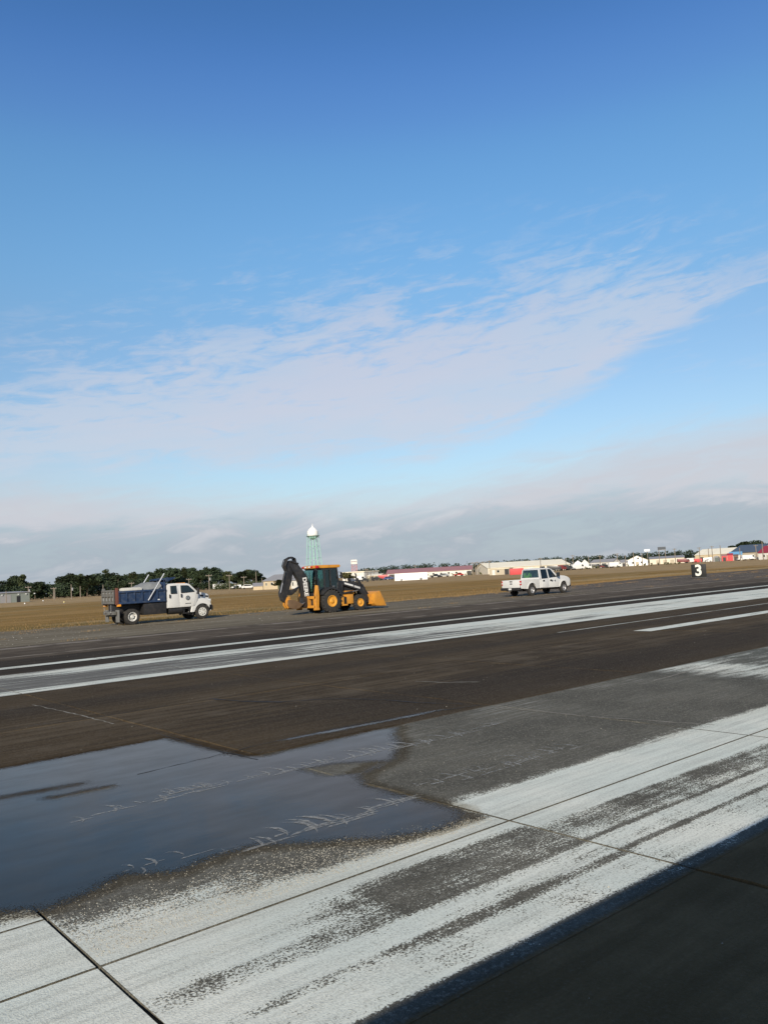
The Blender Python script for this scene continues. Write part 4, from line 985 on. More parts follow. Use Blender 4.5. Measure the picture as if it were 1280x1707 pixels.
# engine hood with visible engine bay
b = MB(); b.prism([(.85, 1.30), (3.12, 1.22), (3.18, 1.45), (3.05, 1.66), (2.4, 1.84), (.85, 2.02)], -.44, .44, .05); b.build('hood', char, bh)
for s in (-1, 1):
    MB().prism([(1.1, 1.06), (2.25, 1.06), (2.25, 1.28), (1.1, 1.32)], *sorted((s * .46, s * .30)), .02).build('engine_cover', yel, bh)
    q = MB()
    for i in range(6): q.box(1.5 + i * .09, 1.55 + i * .09, *sorted((s * .44, s * .452)), 1.42, 1.66)
    q.build('vent', black, bh)
MB().box(3.10, 3.24, -.42, .42, .62, 1.45, .03).build('grille', black, bh)
b = MB(); b.tube([(2.62, -.26, 1.6), (2.62, -.26, 2.20), (2.60, -.26, 2.32), (2.54, -.26, 2.40)], .05, 10); b.build('exhaust_pipe', char, bh)
# step, battery box
for s in (-1, 1):
    b = MB(); b.box(.80, 1.02, *sorted((s * .52, s * .98)), .42, 1.06, .02); b.box(1.02, 1.30, *sorted((s * .50, s * .80)), .50, .98, .02); b.box(1.24, 1.78, *sorted((s * .52, s * .98)), .46, 1.06, .03); b.box(.82, 1.30, *sorted((s * .6, s * 1.0)), .36, .46, .01)
    b.build('side_tank', yel, bh)
    MB().box(1.08, 1.22, *sorted((s * .985, s * .80)), .48, .92).build('step', black, bh)
# loader tower, arms, links, rams
for s in (-1, 1):
    y0, y1 = sorted((s * .50, s * .64))
    b = MB(); b.prism([(.80, .9), (1.15, .9), (1.22, 1.75), (1.08, 1.98), (.88, 1.98), (.80, 1.8)], *sorted((s * .46, s * .66)), .02); b.build('loader_tower', char, bh)
    b = MB(); b.prism([(1.0, 1.90), (1.08, 1.72), (2.55, 1.30), (3.02, .62), (3.34, .34), (3.52, .40), (3.28, .80), (2.92, 1.40), (2.66, 1.56), (1.15, 1.96)], y0, y1, .015); b.build('loader_arm', char, bh)
    b = MB(); b.cyl((1.05, s * .57, 1.12), (2.0, s * .57, 1.22), .06); b.build('lift_ram', char, bh); MB().cyl((2.0, s * .57, 1.22), (2.62, s * .57, 1.30), .032).build('ram_rod', steel, bh)
    b = MB(); b.prism([(2.66, 1.42), (2.80, 1.40), (2.60, 2.06), (2.52, 2.10), (2.46, 2.02)], *sorted((s * .50, s * .56)), .01); b.build('bell_crank', char, bh)
    b = MB(); b.prism([(2.52, 2.04), (2.60, 2.08), (3.50, .92), (3.42, .88)], *sorted((s * .44, s * .49)), .01); b.build('tilt_link', char, bh)
    q = MB()                                                        # light stripe of small print on the arm
    Mr = Matrix.Translation((0, s * .645, 0))
    q.prism([(1.34, 1.86), (1.36, 1.74), (2.06, 1.55), (2.05, 1.66)], *sorted((s * .637, s * .645)))
    for i in range(5): q.prism([(2.14 + i * .10, 1.625 - i * .028), (2.14 + i * .10, 1.50 - i * .028), (2.205 + i * .10, 1.482 - i * .028), (2.205 + i * .10, 1.607 - i * .028)], *sorted((s * .637, s * .645)))
    q.build('arm_decal', letter, bh)
# bucket: a curved trough with end plates
outer_ = [(3.46, .42), (3.42, .70), (3.50, .96), (3.68, 1.10), (3.92, 1.16)]
inner_ = [(3.92, 1.12), (3.70, 1.06), (3.54, .93), (3.47, .70), (3.50, .46)]
bk = MB().prism([(4.42, .14), (3.60, .20), (3.46, .34)] + outer_ + inner_ + [(3.54, .36), (3.64, .245), (4.42, .18)], -1.08, 1.08, .008).build('bucket', yel, bh)
for s in (-1, 1):
    MB().prism([(4.42, .14), (3.60, .20), (3.46, .34)] + outer_ + [(4.40, .26)], *sorted((s * 1.08, s * 1.11)), .004).build('side_plate', yel, bk)
MB().box(4.36, 4.56, -1.12, 1.12, .125, .165, .004).build('cutting_edge', pm('scraped_steel', (.26, .23, .19), .4, .6, var=.3), bk)
for yy in (-.57, .57): MB().prism([(3.28, .32), (3.50, .30), (3.46, 1.0), (3.36, .98)], yy - .11, yy + .11, .01).build('bucket_bracket', yel, bk)
# cab
cw0 = .80
ctap = lambda c: Vector((c.x, c.y * (1 - max(0, c.z - 1.4) * .04) * (1 - max(0, .1 - c.x) * .26), c.z))
b = MB(); b.prism([(-.90, 1.10), (.92, 1.10), (.92, 1.30), (-.90, 1.30)], -cw0, cw0, .02, ctap); b.prism([(.55, .95), (.92, .95), (.92, 1.85), (.70, 1.90), (.60, 1.2)], -cw0 + .02, cw0 - .02, .02, ctap); b.build('cab_floor', char, bh)
b = MB(); zt = 2.84
for s in (-1, 1):
    yo = lambda a, c: sorted((s * a, s * c))
    for pr in ([(-.90, 1.2), (-.80, 1.2), (-.74, zt), (-.86, zt)], [(-.34, 1.2), (-.22, 1.2), (-.20, zt), (-.32, zt)], [(.80, 1.2), (.92, 1.2), (.74, zt), (.64, zt)], [(-.86, zt - .10), (.72, zt - .10), (.70, zt), (-.86, zt)]):
        b.prism(pr, *yo(cw0, cw0 - .09), 0, ctap)
b.prism([(-.90, zt - .10), (-.80, zt - .10), (-.80, zt), (-1.0, zt)], -cw0, cw0, 0, ctap); b.prism([(.68, zt - .1), (.74, zt - .1), (.70, zt), (.62, zt)], -cw0, cw0, 0, ctap)
b.build('cab_frame', char, bh)
for s in (-1, 1):
    ys = sorted((s * (cw0 - .02), s * (cw0 - .035)))
    MB().prism([(-.81, 1.32), (-.33, 1.32), (-.31, zt - .1), (-.76, zt - .1)], *ys, 0, ctap).build('side_window', cabglass, bh)
    d = MB().prism([(-.22, 1.32), (.80, 1.32), (.80, 1.50), (.66, zt - .1), (-.20, zt - .1)], *ys, 0, ctap).build('door', cabglass, bh)
    q = MB(); q.prism([(.12, 1.3), (.19, 1.3), (.19, zt - .08), (.12, zt - .08)], *sorted((s * (cw0 + .005), s * (cw0 - .05))), 0, ctap); q.prism([(-.22, 1.30), (.84, 1.30), (.84, 1.42), (-.22, 1.42)], *sorted((s * (cw0 + .004), s * (cw0 - .05))), 0, ctap); q.build('door_frame', char, d)
    MB().box(.24, .42, *sorted((s * (cw0 + .0), s * (cw0 + .05))), 1.62, 1.68, .01).build('handle', steel, d)
    # mudguard over the rear wheel
    A = arch(0, .72, .80, 18, 150, 12); B = arch(0, .72, .90, 18, 150, 12)
    MB().prism(A + list(reversed(B)), *sorted((s * .70, s * 1.10)), .015).build('mudguard', char, bh)
    mr = MB().box(.84, .90, *sorted((s * (cw0 + .10), s * (cw0 + .30))), 2.14, 2.52, .02).build('wing_mirror', black, bh)
    MB().tube([(.72, s * (cw0 - .06), 2.55), (.86, s * (cw0 + .2), 2.54)], .015).build('mirror_arm', black, mr)
MB().box(-1.0, -.865, -cw0 + .1, cw0 - .1, 1.34, zt - .1).build('rear_window', cabglass, bh)
MB().prism([(.89, 1.5), (.905, 1.5), (.72, zt - .1), (.705, zt - .1)], -cw0 + .1, cw0 - .1).build('windscreen', cabglass, bh)
rf = MB().prism([(-1.06, zt + .005), (.86, zt + .005), (.94, zt + .10), (.86, zt + .19), (-.8, zt + .21), (-1.04, zt + .17), (-1.10, zt + .08)], -.86, .86, .04, lambda c: Vector((c.x, c.y * (1 - max(0, .1 - c.x) * .22), c.z))).build('roof', yel, bh)
for yy in (-.5, -.22, .22, .5): MB().box(-1.13, -1.04, yy - .10, yy + .10, zt + .05, zt + .15, .02).build('work_lamp', red_lens if abs(yy) > .4 else lamp, rf)
for yy in (-.7, .7): MB().box(-.95, -.80, yy - .10 + (.2 if yy > 0 else -.12), yy + (.22 if yy > 0 else .0), zt + .02, zt + .16, .02).build('beacon', red_lens, rf)
b = MB(); b.box(-.35, .15, -.27, .27, 1.45, 1.62, .05); b.prism([(-.42, 1.58), (-.28, 1.58), (-.38, 2.2), (-.52, 2.2)], -.25, .25, .05); b.box(-.2, 0, -.15, .15, 1.28, 1.46); b.build('seat', seatm, bh)
MB().tube([(.72, 0, 1.4), (.52, 0, 1.85)], .03).build('steering_column', black, bh)
MB().lathe([(.18, -.015), (.195, 0), (.18, .015), (.165, 0), (.18, -.015)], 'Z', (0, 0, 0), 20).build('steering_wheel', black, bh).matrix_local = Matrix.Translation((.50, 0, 1.88)) @ Matrix.Rotation(R_(-35), 4, 'Y')
# rear frame and stabilisers folded upright
b = MB(); b.box(-1.34, -1.12, -.98, .98, .92, 1.10, .02); b.box(-1.34, -1.12, -.98, .98, .36, .52, .02); b.box(-1.32, -1.14, -.98, -.82, .36, 1.1, .02); b.box(-1.32, -1.14, .82, .98, .36, 1.1, .02); b.box(-1.32, -1.14, -.35, -.18, .5, .95); b.box(-1.32, -1.14, .18, .35, .5, .95)
b.build('rear_frame', yel, bh)
MB().box(-1.17, -1.10, -.8, .8, .5, .94).build('rear_plate', char, bh)
for s in (-1, 1):
    st = MB().prism([(-1.28, .34), (-1.02, .34), (-.98, 1.1), (-1.0, 1.74), (-1.14, 1.78), (-1.24, 1.2)], *sorted((s * .84, s * 1.06)), .02).build('stabiliser', yel, bh)
    MB().box(-1.40, -1.0, *sorted((s * .96, s * 1.08)), .22, .36, .02).build('foot_pad', yel, st)
    MB().cyl((-1.1, s * .78, 1.0), (-1.1, s * .80, 1.72), .05).build('ram', char, st)
# boom, dipper and digging bucket folded in the middle plane
sw = MB().prism([(-1.32, .42), (-1.60, .42), (-1.72, .60), (-1.66, 1.02), (-1.32, 1.02)], -.20, .20, .02).build('swing_post', char, bh)
bm_prof = [(-1.46, .42), (-1.62, .70), (-1.68, 1.6), (-1.86, 2.14), (-2.22, 2.67), (-2.52, 3.07), (-2.44, 3.42), (-2.12, 3.42), (-1.92, 3.18), (-1.46, 2.66), (-1.16, 2.2), (-1.10, 1.6), (-1.14, 1.0), (-1.24, .45)]
bo = MB().prism(bm_prof, -.17, .17, .02).build('boom', char, bh)
text_obj('boom_lettering', 'DEERE', .40, letter, bo, SIDE(-1.42, -.174, 1.72, -84.0), bold=.016, ext=.003, sx=1.05)
text_obj('boom_lettering', 'DEERE', .40, letter, bo, Matrix.Translation((-1.42, .174, 1.72)) @ Matrix.Rotation(R_(180), 4, 'Z') @ Matrix.Rotation(R_(90), 4, 'X') @ Matrix.Rotation(R_(84), 4, 'Z'), bold=.016, ext=.003, sx=1.05)
b = MB(); b.cyl((-1.60, .0, 2.62), (-1.98, .0, 3.25), .07); b.cyl((-1.9, -.2, 3.2), (-2.45, -.2, 3.35), .055); b.build('boom_ram', char, bo)
dp = MB().prism([(-2.30, 3.36), (-2.60, 3.40), (-2.68, 3.1), (-2.76, 2.7), (-2.95, 2.2), (-3.28, 1.46), (-3.26, 1.2), (-3.02, .90), (-2.86, .98), (-2.80, 1.30), (-2.62, 1.62), (-2.42, 2.10), (-2.28, 2.7)], -.14, .14, .02).build('dipper', char, bh)
MB().prism([(-2.86, 1.30), (-2.60, 1.58), (-2.26, 1.55), (-1.80, 1.78), (-2.02, 1.48), (-2.42, 1.24)], -.10, .10, .02).build('hose_guard', char, dp)
b = MB(); b.cyl((-2.92, -.19, 2.72), (-3.12, -.19, 2.05), .06); b.build('dipper_ram', char, dp); MB().cyl((-3.12, -.19, 2.05), (-3.30, -.19, 1.45), .035).build('ram_rod', steel, dp)
b = MB(); rnd = random.Random(5)
for i in range(10):
    yy = -.17 + .0375 * i; r = rnd.uniform(.12, .30)
    b.tube([(-2.02, yy, 3.24), (-2.06 - r * .2, yy * 1.3, 3.46 + r * .3), (-2.34, yy * 1.5, 3.52 + r * .45), (-2.62 - r * .4, yy * 1.5, 3.42 + r * .2), (-2.80 - r * .3, yy * 1.4, 3.10), (-2.74, yy, 2.76)], .022, 6)
b.build('hydraulic_hose', black, bo)
lk = MB().prism([(-3.26, 1.36), (-3.04, 1.0), (-2.70, .84), (-2.82, .74), (-3.2, .96)], -.11, .11, .01).build('bucket_link', char, dp)
# digging bucket hung under the dipper, mouth towards the machine
ob = [(-2.84, .96), (-2.88, .68), (-2.74, .46), (-2.44, .36), (-2.08, .40), (-1.76, .62)]
ib = [(-1.76, .65), (-2.10, .44), (-2.42, .41), (-2.69, .50), (-2.82, .69), (-2.78, .96)]
db = MB().prism(ob + ib, -.32, .32, .006).build('digging_bucket', pm('worn_bucket', (.30, .155, .05), .6, .2, var=.4, scale=4, dirt=(.06, .045, .035), dirt_amt=.8), bh)
for s in (-1, 1):
    MB().prism(ob + [(-2.22, .86), (-2.62, .98)], *sorted((s * .32, s * .345)), .004).build('side_plate', pm('bucket_cheek', (.16, .10, .055), .65, .2, var=.4, scale=4), db)
b = MB()
for yy in (-.14, .14): b.prism([(-2.94, .92), (-2.96, .62), (-2.80, .42), (-2.72, .50), (-2.68, .98), (-2.56, 1.10), (-2.66, 1.20), (-2.84, 1.12)], yy - .03, yy + .03, .006)
b.box(-2.86, -2.58, -.30, .30, .92, 1.0, .01); b.box(-2.62, -2.18, -.30, .30, .80, .87, .01)
b.build('bucket_bracket', yel, db)
b = MB()
for i in range(5): b.prism([(-1.84, .56), (-1.56, .76), (-1.82, .66)], -.30 + i * .14, -.24 + i * .14)
b.build('tooth', steel, db)

# ---------------- runway distance sign
SG = at(1165, 963)
sg = tag(empty('runway_sign', (SG.x, SG.y, -0.06), R_(14)), 'black runway distance board with a white number 3 beside the grass', 'runway sign')
bx = MB().box(-.14, .14, -.80, .80, .10, 1.60, .03).build('sign_box', pm('sign_black', (.014, .014, .013), .5, var=.2), sg)
MB().box(-.16, .16, -.83, .83, .06, .11, .01).build('base_frame', greysteel, sg)
for yy in (-.6, .6): MB().box(-.05, .05, yy - .05, yy + .05, -.06, .07).build('leg', greysteel, sg)
text_obj('numeral', '3', 1.75, pm('numeral_white', (.74, .74, .66), .5, var=.05), bx, Matrix.Translation((-.146, 0, .86)) @ Matrix.Rotation(R_(-90), 4, 'Z') @ Matrix.Rotation(R_(90), 4, 'X'), bold=.05, ext=.004, sx=.95)

# ---------------- the tall van the viewer looks out past: it stands behind the viewpoint and throws the long shadow in the foreground
vn = tag(empty('box_van', (-8.2, -2.75, 0)), 'tall plain white box van parked behind the viewpoint, casting the foreground shadow', 'box van')
bx = MB().box(0, 9.9, -1.25, 1.25, .95, 3.40, .04).build('cargo_box', white, vn)
b = MB(); b.prism([(10.05, .5), (12.3, .5), (12.4, 1.3), (12.1, 1.5), (11.6, 2.4), (11.2, 2.5), (10.05, 2.5)], -1.05, 1.05, .06); b.build('cab', white, vn)
MB().prism([(12.10, 1.52), (12.14, 1.52), (11.66, 2.36), (11.62, 2.36)], -.95, .95).build('windscreen', darkglass, vn)
for s in (-1, 1):
    d = MB().prism([(10.4, .65), (11.6, .65), (11.9, 1.45), (11.5, 2.38), (10.4, 2.38)], *sorted((s * 1.04, s * 1.065)), .01).build('door', white, vn)
    MB().prism([(10.5, 1.5), (11.75, 1.5), (11.42, 2.3), (10.5, 2.3)], *sorted((s * 1.05, s * 1.07))).build('window', darkglass, d)
    for xx in (2.0, 3.1, 11.0): wheel(vn, xx, s * .92, .48, .28, .28, rubber, wheelw, side=s)
b = MB(); b.box(0.2, 12.2, -.45, .45, .6, .95); b.box(-.05, .1, -1.2, 1.2, .5, .75); b.box(12.3, 12.5, -1.05, 1.05, .45, .8, .04); b.build('chassis', black, vn)

# ------------------------------------------------------------------ the far side of the field
def kinds(x0, x1, D0, D1):
    a = far(x0, D0); b = far(x1, D1); d = b - a
    return a, d.length, math.atan2(d.y, d.x)
wallw = pm('white_wall', (0.66, 0.65, 0.60), 0.8, var=0.10, scale=0.3, dirt=(0.40, 0.37, 0.32), dirt_amt=0.4)
wallc = pm('cream_wall', (0.64, 0.59, 0.48), 0.8, var=0.10, scale=0.3)
wallt = pm('tan_wall', (0.52, 0.43, 0.29), 0.85, var=0.12, scale=0.3)
wallg = pm('grey_green_metal', (0.20, 0.225, 0.205), 0.6, var=0.12, scale=0.4)
wallb = pm('beige_wall', (0.42, 0.37, 0.28), 0.85, var=0.15, scale=0.4)
roofg = pm('grey_roof', (0.27, 0.265, 0.27), 0.75, var=0.12, scale=0.3)
roofr = pm('faded_red_roof', (0.34, 0.165, 0.165), 0.7, var=0.14, scale=0.25)
roofw = pm('pale_metal_roof', (0.84, 0.77, 0.60), 0.55, var=0.10, scale=0.25)
roofbr = pm('bright_red_roof', (0.30, 0.035, 0.05), 0.6, var=0.12, scale=0.4)
roofd = pm('slate_blue_roof', (0.075, 0.10, 0.135), 0.6, var=0.15, scale=0.3)
roofbl = pm('light_blue_roof', (0.16, 0.36, 0.55), 0.55, var=0.1)
redm = pm('red_sheet', (0.50, 0.045, 0.05), 0.55, var=0.15, scale=0.6)
brownm = pm('brown_sheet', (0.16, 0.10, 0.07), 0.7, var=0.2)
pinkm = pm('faded_pink_paint', (0.50, 0.24, 0.24), 0.7, var=0.15)
darkop = pm('dark_opening', (0.018, 0.018, 0.02), 0.5)
woodp = pm('weathered_wood', (0.22, 0.185, 0.15), 0.9, var=0.2, scale=2)
teal = pm('pale_green_paint', (0.30, 0.52, 0.46), 0.55, var=0.1, scale=0.4)
tank = pm('tank_white', (0.80, 0.80, 0.77), 0.45, var=0.04, scale=0.3)

def building(name, label, cat, x0, x1, D0, D1, depth, eave, ridge, wm, rm, wins=(), doors=(), front=False, over=0.35, flat=False, group=None):
    """house shape: long wall towards the viewer (or its gable end with front=True); local x along the wall, y away"""
    a, L, rz = kinds(x0, x1, D0, D1)
    t = tag(empty(name, (a.x, a.y, -0.1), rz), label, cat, group)
    mb = MB()
    if flat:
        mb.box(0, L, 0, depth, 0, eave); mb.build('wall', wm, t)
        MB().box(-over, L + over, -over, depth + over, eave + .002, ridge).build('roof', rm, t)
    elif front:
        c = L / 2
        vs = [(0, 0), (L, 0), (L, eave), (c, ridge), (0, eave)]
        b = mb.b; A = [b.verts.new((x, 0, z)) for x, z in vs]; B = [b.verts.new((x, depth, z)) for x, z in vs]
        b.faces.new(A); b.faces.new(list(reversed(B)))
        for i in range(5):
            j = (i + 1) % 5
            if i in (2, 3): continue
            b.faces.new((A[j], A[i], B[i], B[j]))
        mb.build('wall', wm, t)
        r = MB(); sl = (ridge - eave) / c
        for s in (-1, 1):
            e = c + s * (c + over); ze = eave - over * sl
            q = [(c, ridge + .02), (e, ze + .02), (e, ze + .17), (c, ridge + .17)]
            A = [r.b.verts.new((x, -over, z)) for x, z in q]; B = [r.b.verts.new((x, depth + over, z)) for x, z in q]
            r.b.faces.new(A); r.b.faces.new(B)
            for i in range(4): r.b.faces.new((A[i], A[(i + 1) % 4], B[(i + 1) % 4], B[i]))
        r.build('roof', rm, t)
    else:
        c = depth / 2
        vs = [(0, 0), (depth, 0), (depth, eave), (c, ridge), (0, eave)]
        b = mb.b; A = [b.verts.new((0, y, z)) for y, z in vs]; B = [b.verts.new((L, y, z)) for y, z in vs]
        b.faces.new(A); b.faces.new(list(reversed(B)))
        for i in (0, 1, 4):
            j = (i + 1) % 5; b.faces.new((A[j], A[i], B[i], B[j]))
        mb.build('wall', wm, t)
        r = MB(); sl = (ridge - eave) / c
        for s in (-1, 1):
            e = c + s * (c + over); ze = eave - over * sl
            q = [(c, ridge + .02), (e, ze + .02), (e, ze + .17), (c, ridge + .17)]
            A = [r.b.verts.new((-over, y, z)) for y, z in q]; B = [r.b.verts.new((L + over, y, z)) for y, z in q]
            r.b.faces.new(A); r.b.faces.new(B)
            for i in range(4): r.b.faces.new((A[i], A[(i + 1) % 4], B[(i + 1) % 4], B[i]))
        r.build('roof', rm, t)
    for (f, z, w_, h_) in wins:
        x = f * L
        wf = MB().box(x - w_ / 2 - .08, x + w_ / 2 + .08, -.05, .04, z - .08, z + h_ + .08).build('window', wallw, t)
        MB().box(x - w_ / 2, x + w_ / 2, -.065, -.052, z, z + h_).build('pane', darkglass, wf)
    for (f, w_, h_, dm) in doors:
        x = f * L
        MB().box(x - w_ / 2, x + w_ / 2, -.06, .03, .02, h_).build('door', dm, t)
    return t

# left: long grey shed
t = building('metal_shed', 'long low grey green metal shed at the left edge under the trees', 'shed', -90, 50, 292, 300, 22, 3.2, 3.6, wallg, roofg, doors=[(.86, 1.2, 2.1, darkop), (.70, 3.4, 2.7, roofg)])
for f in (.55, .72, .80, .89): MB().box(f * 31 - .2, f * 31 + .2, -.35, -.01, 2.5, 2.85, .02).build('wall_lamp', lamp, t)
# tan building behind the boom and its neighbours
building('tan_house', 'tan building with a grey gable roof left of the folded digging arm', 'house', 439, 484, 246, 236, 9, 2.55, 4.2, wallt, roofg,
         wins=[(.12, 1.2, .5, .75), (.33, 1.25, .95, .75)], doors=[(.60, 1.4, 2.1, pm('green_door', (.06, .08, .045), .7))], over=.25)
building('lean_to', 'low tan lean-to against the left end of the tan house', 'shed', 422, 438, 247, 247, 6, 1.1, 2.0, wallt, roofg, over=.15)
building('white_cottage', 'small white building with dark windows seen through the folded digging arm', 'cottage', 485, 501, 232, 228, 6, 2.3, 3.4, wallw, roofg, wins=[(.22, .8, .5, 1.0), (.72, .8, .5, 1.1)], over=.25)

# water tower
wt = tag(empty('water_tower', (*far(525, 620).xy, -0.1)), 'tall water tower with a white domed tank on pale green legs', 'water tower')
zt0 = 35.3; n = 6
for i in range(n):
    a = 6.28319 * (i + .35) / n
    MB().cyl((6.9 * math.cos(a), 6.9 * math.sin(a), 0), (4.25 * math.cos(a), 4.25 * math.sin(a), zt0), .30, .24, 8).build('leg', teal, wt)
def ring(z):
    r = 6.9 + (4.25 - 6.9) * z / zt0
    return [Vector((r * math.cos(6.28319 * (i + .35) / n), r * math.sin(6.28319 * (i + .35) / n), z)) for i in range(n)]
lv = [9.0, 18.5, 27.5, 34.6]
for q, z in enumerate(lv[:3]):
    R0 = ring(z)
    for i in range(n): MB().cyl(R0[i], R0[(i + 1) % n], .13, n=6).build('strut', teal, wt)
b = MB(); zz = [0.2] + lv
for z0_, z1_ in zip(zz, zz[1:]):
    A, B = ring(z0_), ring(z1_)
    for i in range(n): b.cyl(A[i], B[(i + 1) % n], .05, n=5); b.cyl(A[(i + 1) % n], B[i], .05, n=5)
tag(b.build('brace_rods', teal, wt), kind='stuff')
MB().cyl((0, 0, 0), (0, 0, 33.2), .45, n=12).build('riser_pipe', teal, wt)
MB().lathe([(.5, 32.6), (2.4, 33.3), (3.7, 34.4), (4.25, 35.4)], 'Z', n=32).build('tank_bowl', teal, wt)
MB().lathe([(4.26, 35.4), (4.26, 38.9), (3.95, 39.3), (3.1, 40.6), (1.6, 41.9), (.55, 42.5), (.5, 43.2), (.0001, 43.4)], 'Z', n=32).build('tank', tank, wt)
b = MB(); b.lathe([(4.27, 35.35), (5.15, 35.35), (5.15, 35.6), (4.27, 35.6)], 'Z', n=32); b.build('catwalk', pm('catwalk_grey', (.16, .2, .19), .7), wt)
b = MB(); b.lathe([(5.10, 36.55), (5.16, 36.6), (5.10, 36.65), (5.04, 36.6), (5.10, 36.55)], 'Z', n=32)
for i in range(18): a = 6.28319 * i / 18; b.cyl((5.1 * math.cos(a), 5.1 * math.sin(a), 35.6), (5.1 * math.cos(a), 5.1 * math.sin(a), 36.6), .04, n=4)
tag(b.build('railing', teal, wt), kind='stuff')
b = MB(); b.cyl((0, 0, 43.3), (0, 0, 44.6), .28, .12, 8); b.lathe([(.0001, 44.4), (.42, 44.75), (.0001, 45.1)], 'Z', n=12); b.build('finial', tank, wt)

# pink framed sign tower beside the white hall
st = tag(empty('sign_tower', (*far(591.5, 420).xy, -0.1), math.atan2(right.y, right.x)), 'pink lattice tower with a white lettered box on top', 'sign tower')
for sx in (-1, 1):
    for sy in (-1, 1): MB().cyl((sx * 1.45, sy * 1.45, 0), (sx * 1.3, sy * 1.3, 9.0), .13, n=6).build('leg', pinkm, st)
b = MB()
for i in range(6):
    z = 1.4 * i + .6
    for s in (-1, 1):
        b.cyl((-1.4, s * 1.4, z), (1.4, s * 1.4, z + 1.3), .07, n=5); b.cyl((1.4, s * 1.4, z), (-1.4, s * 1.4, z + 1.3), .07, n=5); b.cyl((s * 1.4, -1.4, z), (s * 1.4, 1.4, z + 1.3), .07, n=5); b.cyl((s * 1.4, -1.4, z), (s * 1.4, 1.4, z), .07, n=5); b.cyl((-1.4, s * 1.4, z), (1.4, s * 1.4, z), .07, n=5)
tag(b.build('brace_rods', pinkm, st), kind='stuff')
bx = MB().box(-1.6, 1.6, -1.6, 1.6, 9.0, 11.25, .04).build('sign_box', wallw, st)
b = MB()
for i, w_ in enumerate((.30, .22, .34, .22, .30, .22, .34)): b.box(-1.30 + i * .38, -1.30 + i * .38 + w_, -1.63, -1.605, 10.0, 10.55)
b.build('faded_print', pm('print_grey', (.22, .18, .20), .7), bx)
building('white_hall', 'flat roofed white hall at the foot of the pink sign tower', 'hall', 571, 607, 412, 405, 14, 4.6, 5.0, wallw, roofw, wins=[(.3, 1.5, 1.3, 1.2), (.7, 1.5, 1.3, 1.2)], doors=[(.5, 1.6, 2.3, darkop)], flat=True)
building('white_lean_shed', 'low white open shed right of the white hall', 'shed', 613, 634, 400, 398, 9, 2.4, 3.1, wallb, roofw, doors=[(.3, 1.8, 2.0, darkop), (.7, 1.8, 2.0, darkop)])

# long red roof
building('red_roof_barn', 'very long white building with a faded red roof behind the white box trailer', 'barn', 645, 786, 430, 428, 18, 3.0, 5.0, wallw, roofr,
         wins=[(.10 + .09 * i, 1.3, 1.0, .8) for i in range(9)], doors=[(.06, 3.0, 2.5, darkop), (.97, 2.4, 2.3, darkop)], over=.5)
t = far(722, 420); 
for f in (697, 714): pass

# white hangar and its sheds
building('white_hangar', 'long cream hangar with a pale roof behind the white pickup', 'hangar', 813, 949, 405, 420, 22, 3.0, 5.6, wallc, roofw,
         doors=[(.08 + .145 * i, 2.6, 2.5, darkop if i % 3 == 1 else wallw) for i in range(6)], over=.4)
building('beige_shed', 'flat beige shed with a dark open bay left of the red container', 'shed', 815, 848, 330, 328, 7, 2.4, 2.6, wallb, roofw, wins=[(.45, 1.0, .9, .9)], doors=[(.22, 1.2, 2.0, wallw), (.88, 1.7, 2.2, darkop)], flat=True, over=.2)

def box_body(name, label, cat, x0, x1, D, h, mat, depth=2.6, z=0.0, wheels_=True, group=None, ribs=0):
    a, L, rz = kinds(x0, x1, D, D)
    t = tag(empty(name, (a.x, a.y, -0.1), rz), label, cat, group)
    bd = MB().box(0, L, 0, depth, z, z + h, .05).build('box', mat, t)
    for i in range(ribs): MB().box((i + .5) * L / ribs - .05, (i + .5) * L / ribs + .05, -.04, .01, z + .1, z + h - .1).build('rib', mat, t)
    if wheels_:
        for fx in (.2, .8):
            for yy in (.12, depth - .12):
                MB().lathe([(.2, -.12), (.42, -.12), (.42, .12), (.2, .12)], 'Y', (fx * L, yy, .42), 14).build('wheel', rubber, t)
    return t
box_body('box_trailer', 'long bright white box trailer parked in front of the red roofed building', 'trailer', 657.5, 712, 284, 2.55, pm('fresh_white', (.82, .82, .80), .5, var=.03), 2.6, .1, True, ribs=10)
box_body('red_container', 'red shipping container between the beige shed and the pickup', 'container', 849, 872, 291, 2.25, redm, 2.4, 0, False, ribs=8)

def tent(name, label, x0, x1, D, h, top, mat):
    a, L, rz = kinds(x0, x1, D, D); t = tag(empty(name, (a.x, a.y, -0.1), rz), label, 'tent')
    b = MB(); c = (L / 2, L / 2)
    q = [(0, 0), (L, 0), (L, L), (0, L)]; ap = b.b.verts.new((c[0], c[1], top)); V = [b.b.verts.new((x, y, h)) for x, y in q]; U = [b.b.verts.new((x, y, h - .5)) for x, y in q]
    for i in range(4): b.b.faces.new((V[i], V[(i + 1) % 4], ap)); b.b.faces.new((U[i], U[(i + 1) % 4], V[(i + 1) % 4], V[i]))
    b.build('canopy', mat, t)
    for x, y in q: MB().cyl((x, y, 0), (x, y, h), .06, n=6).build('pole', steel, t)
    return t
tent('peaked_tent', 'white peaked tent right of the cream hangar', 955, 971, 430, 2.8, 4.6, tank)
tent('peaked_tent', 'smaller pale peaked tent behind the white peaked tent', 968, 981, 450, 3.0, 5.0, wallw)

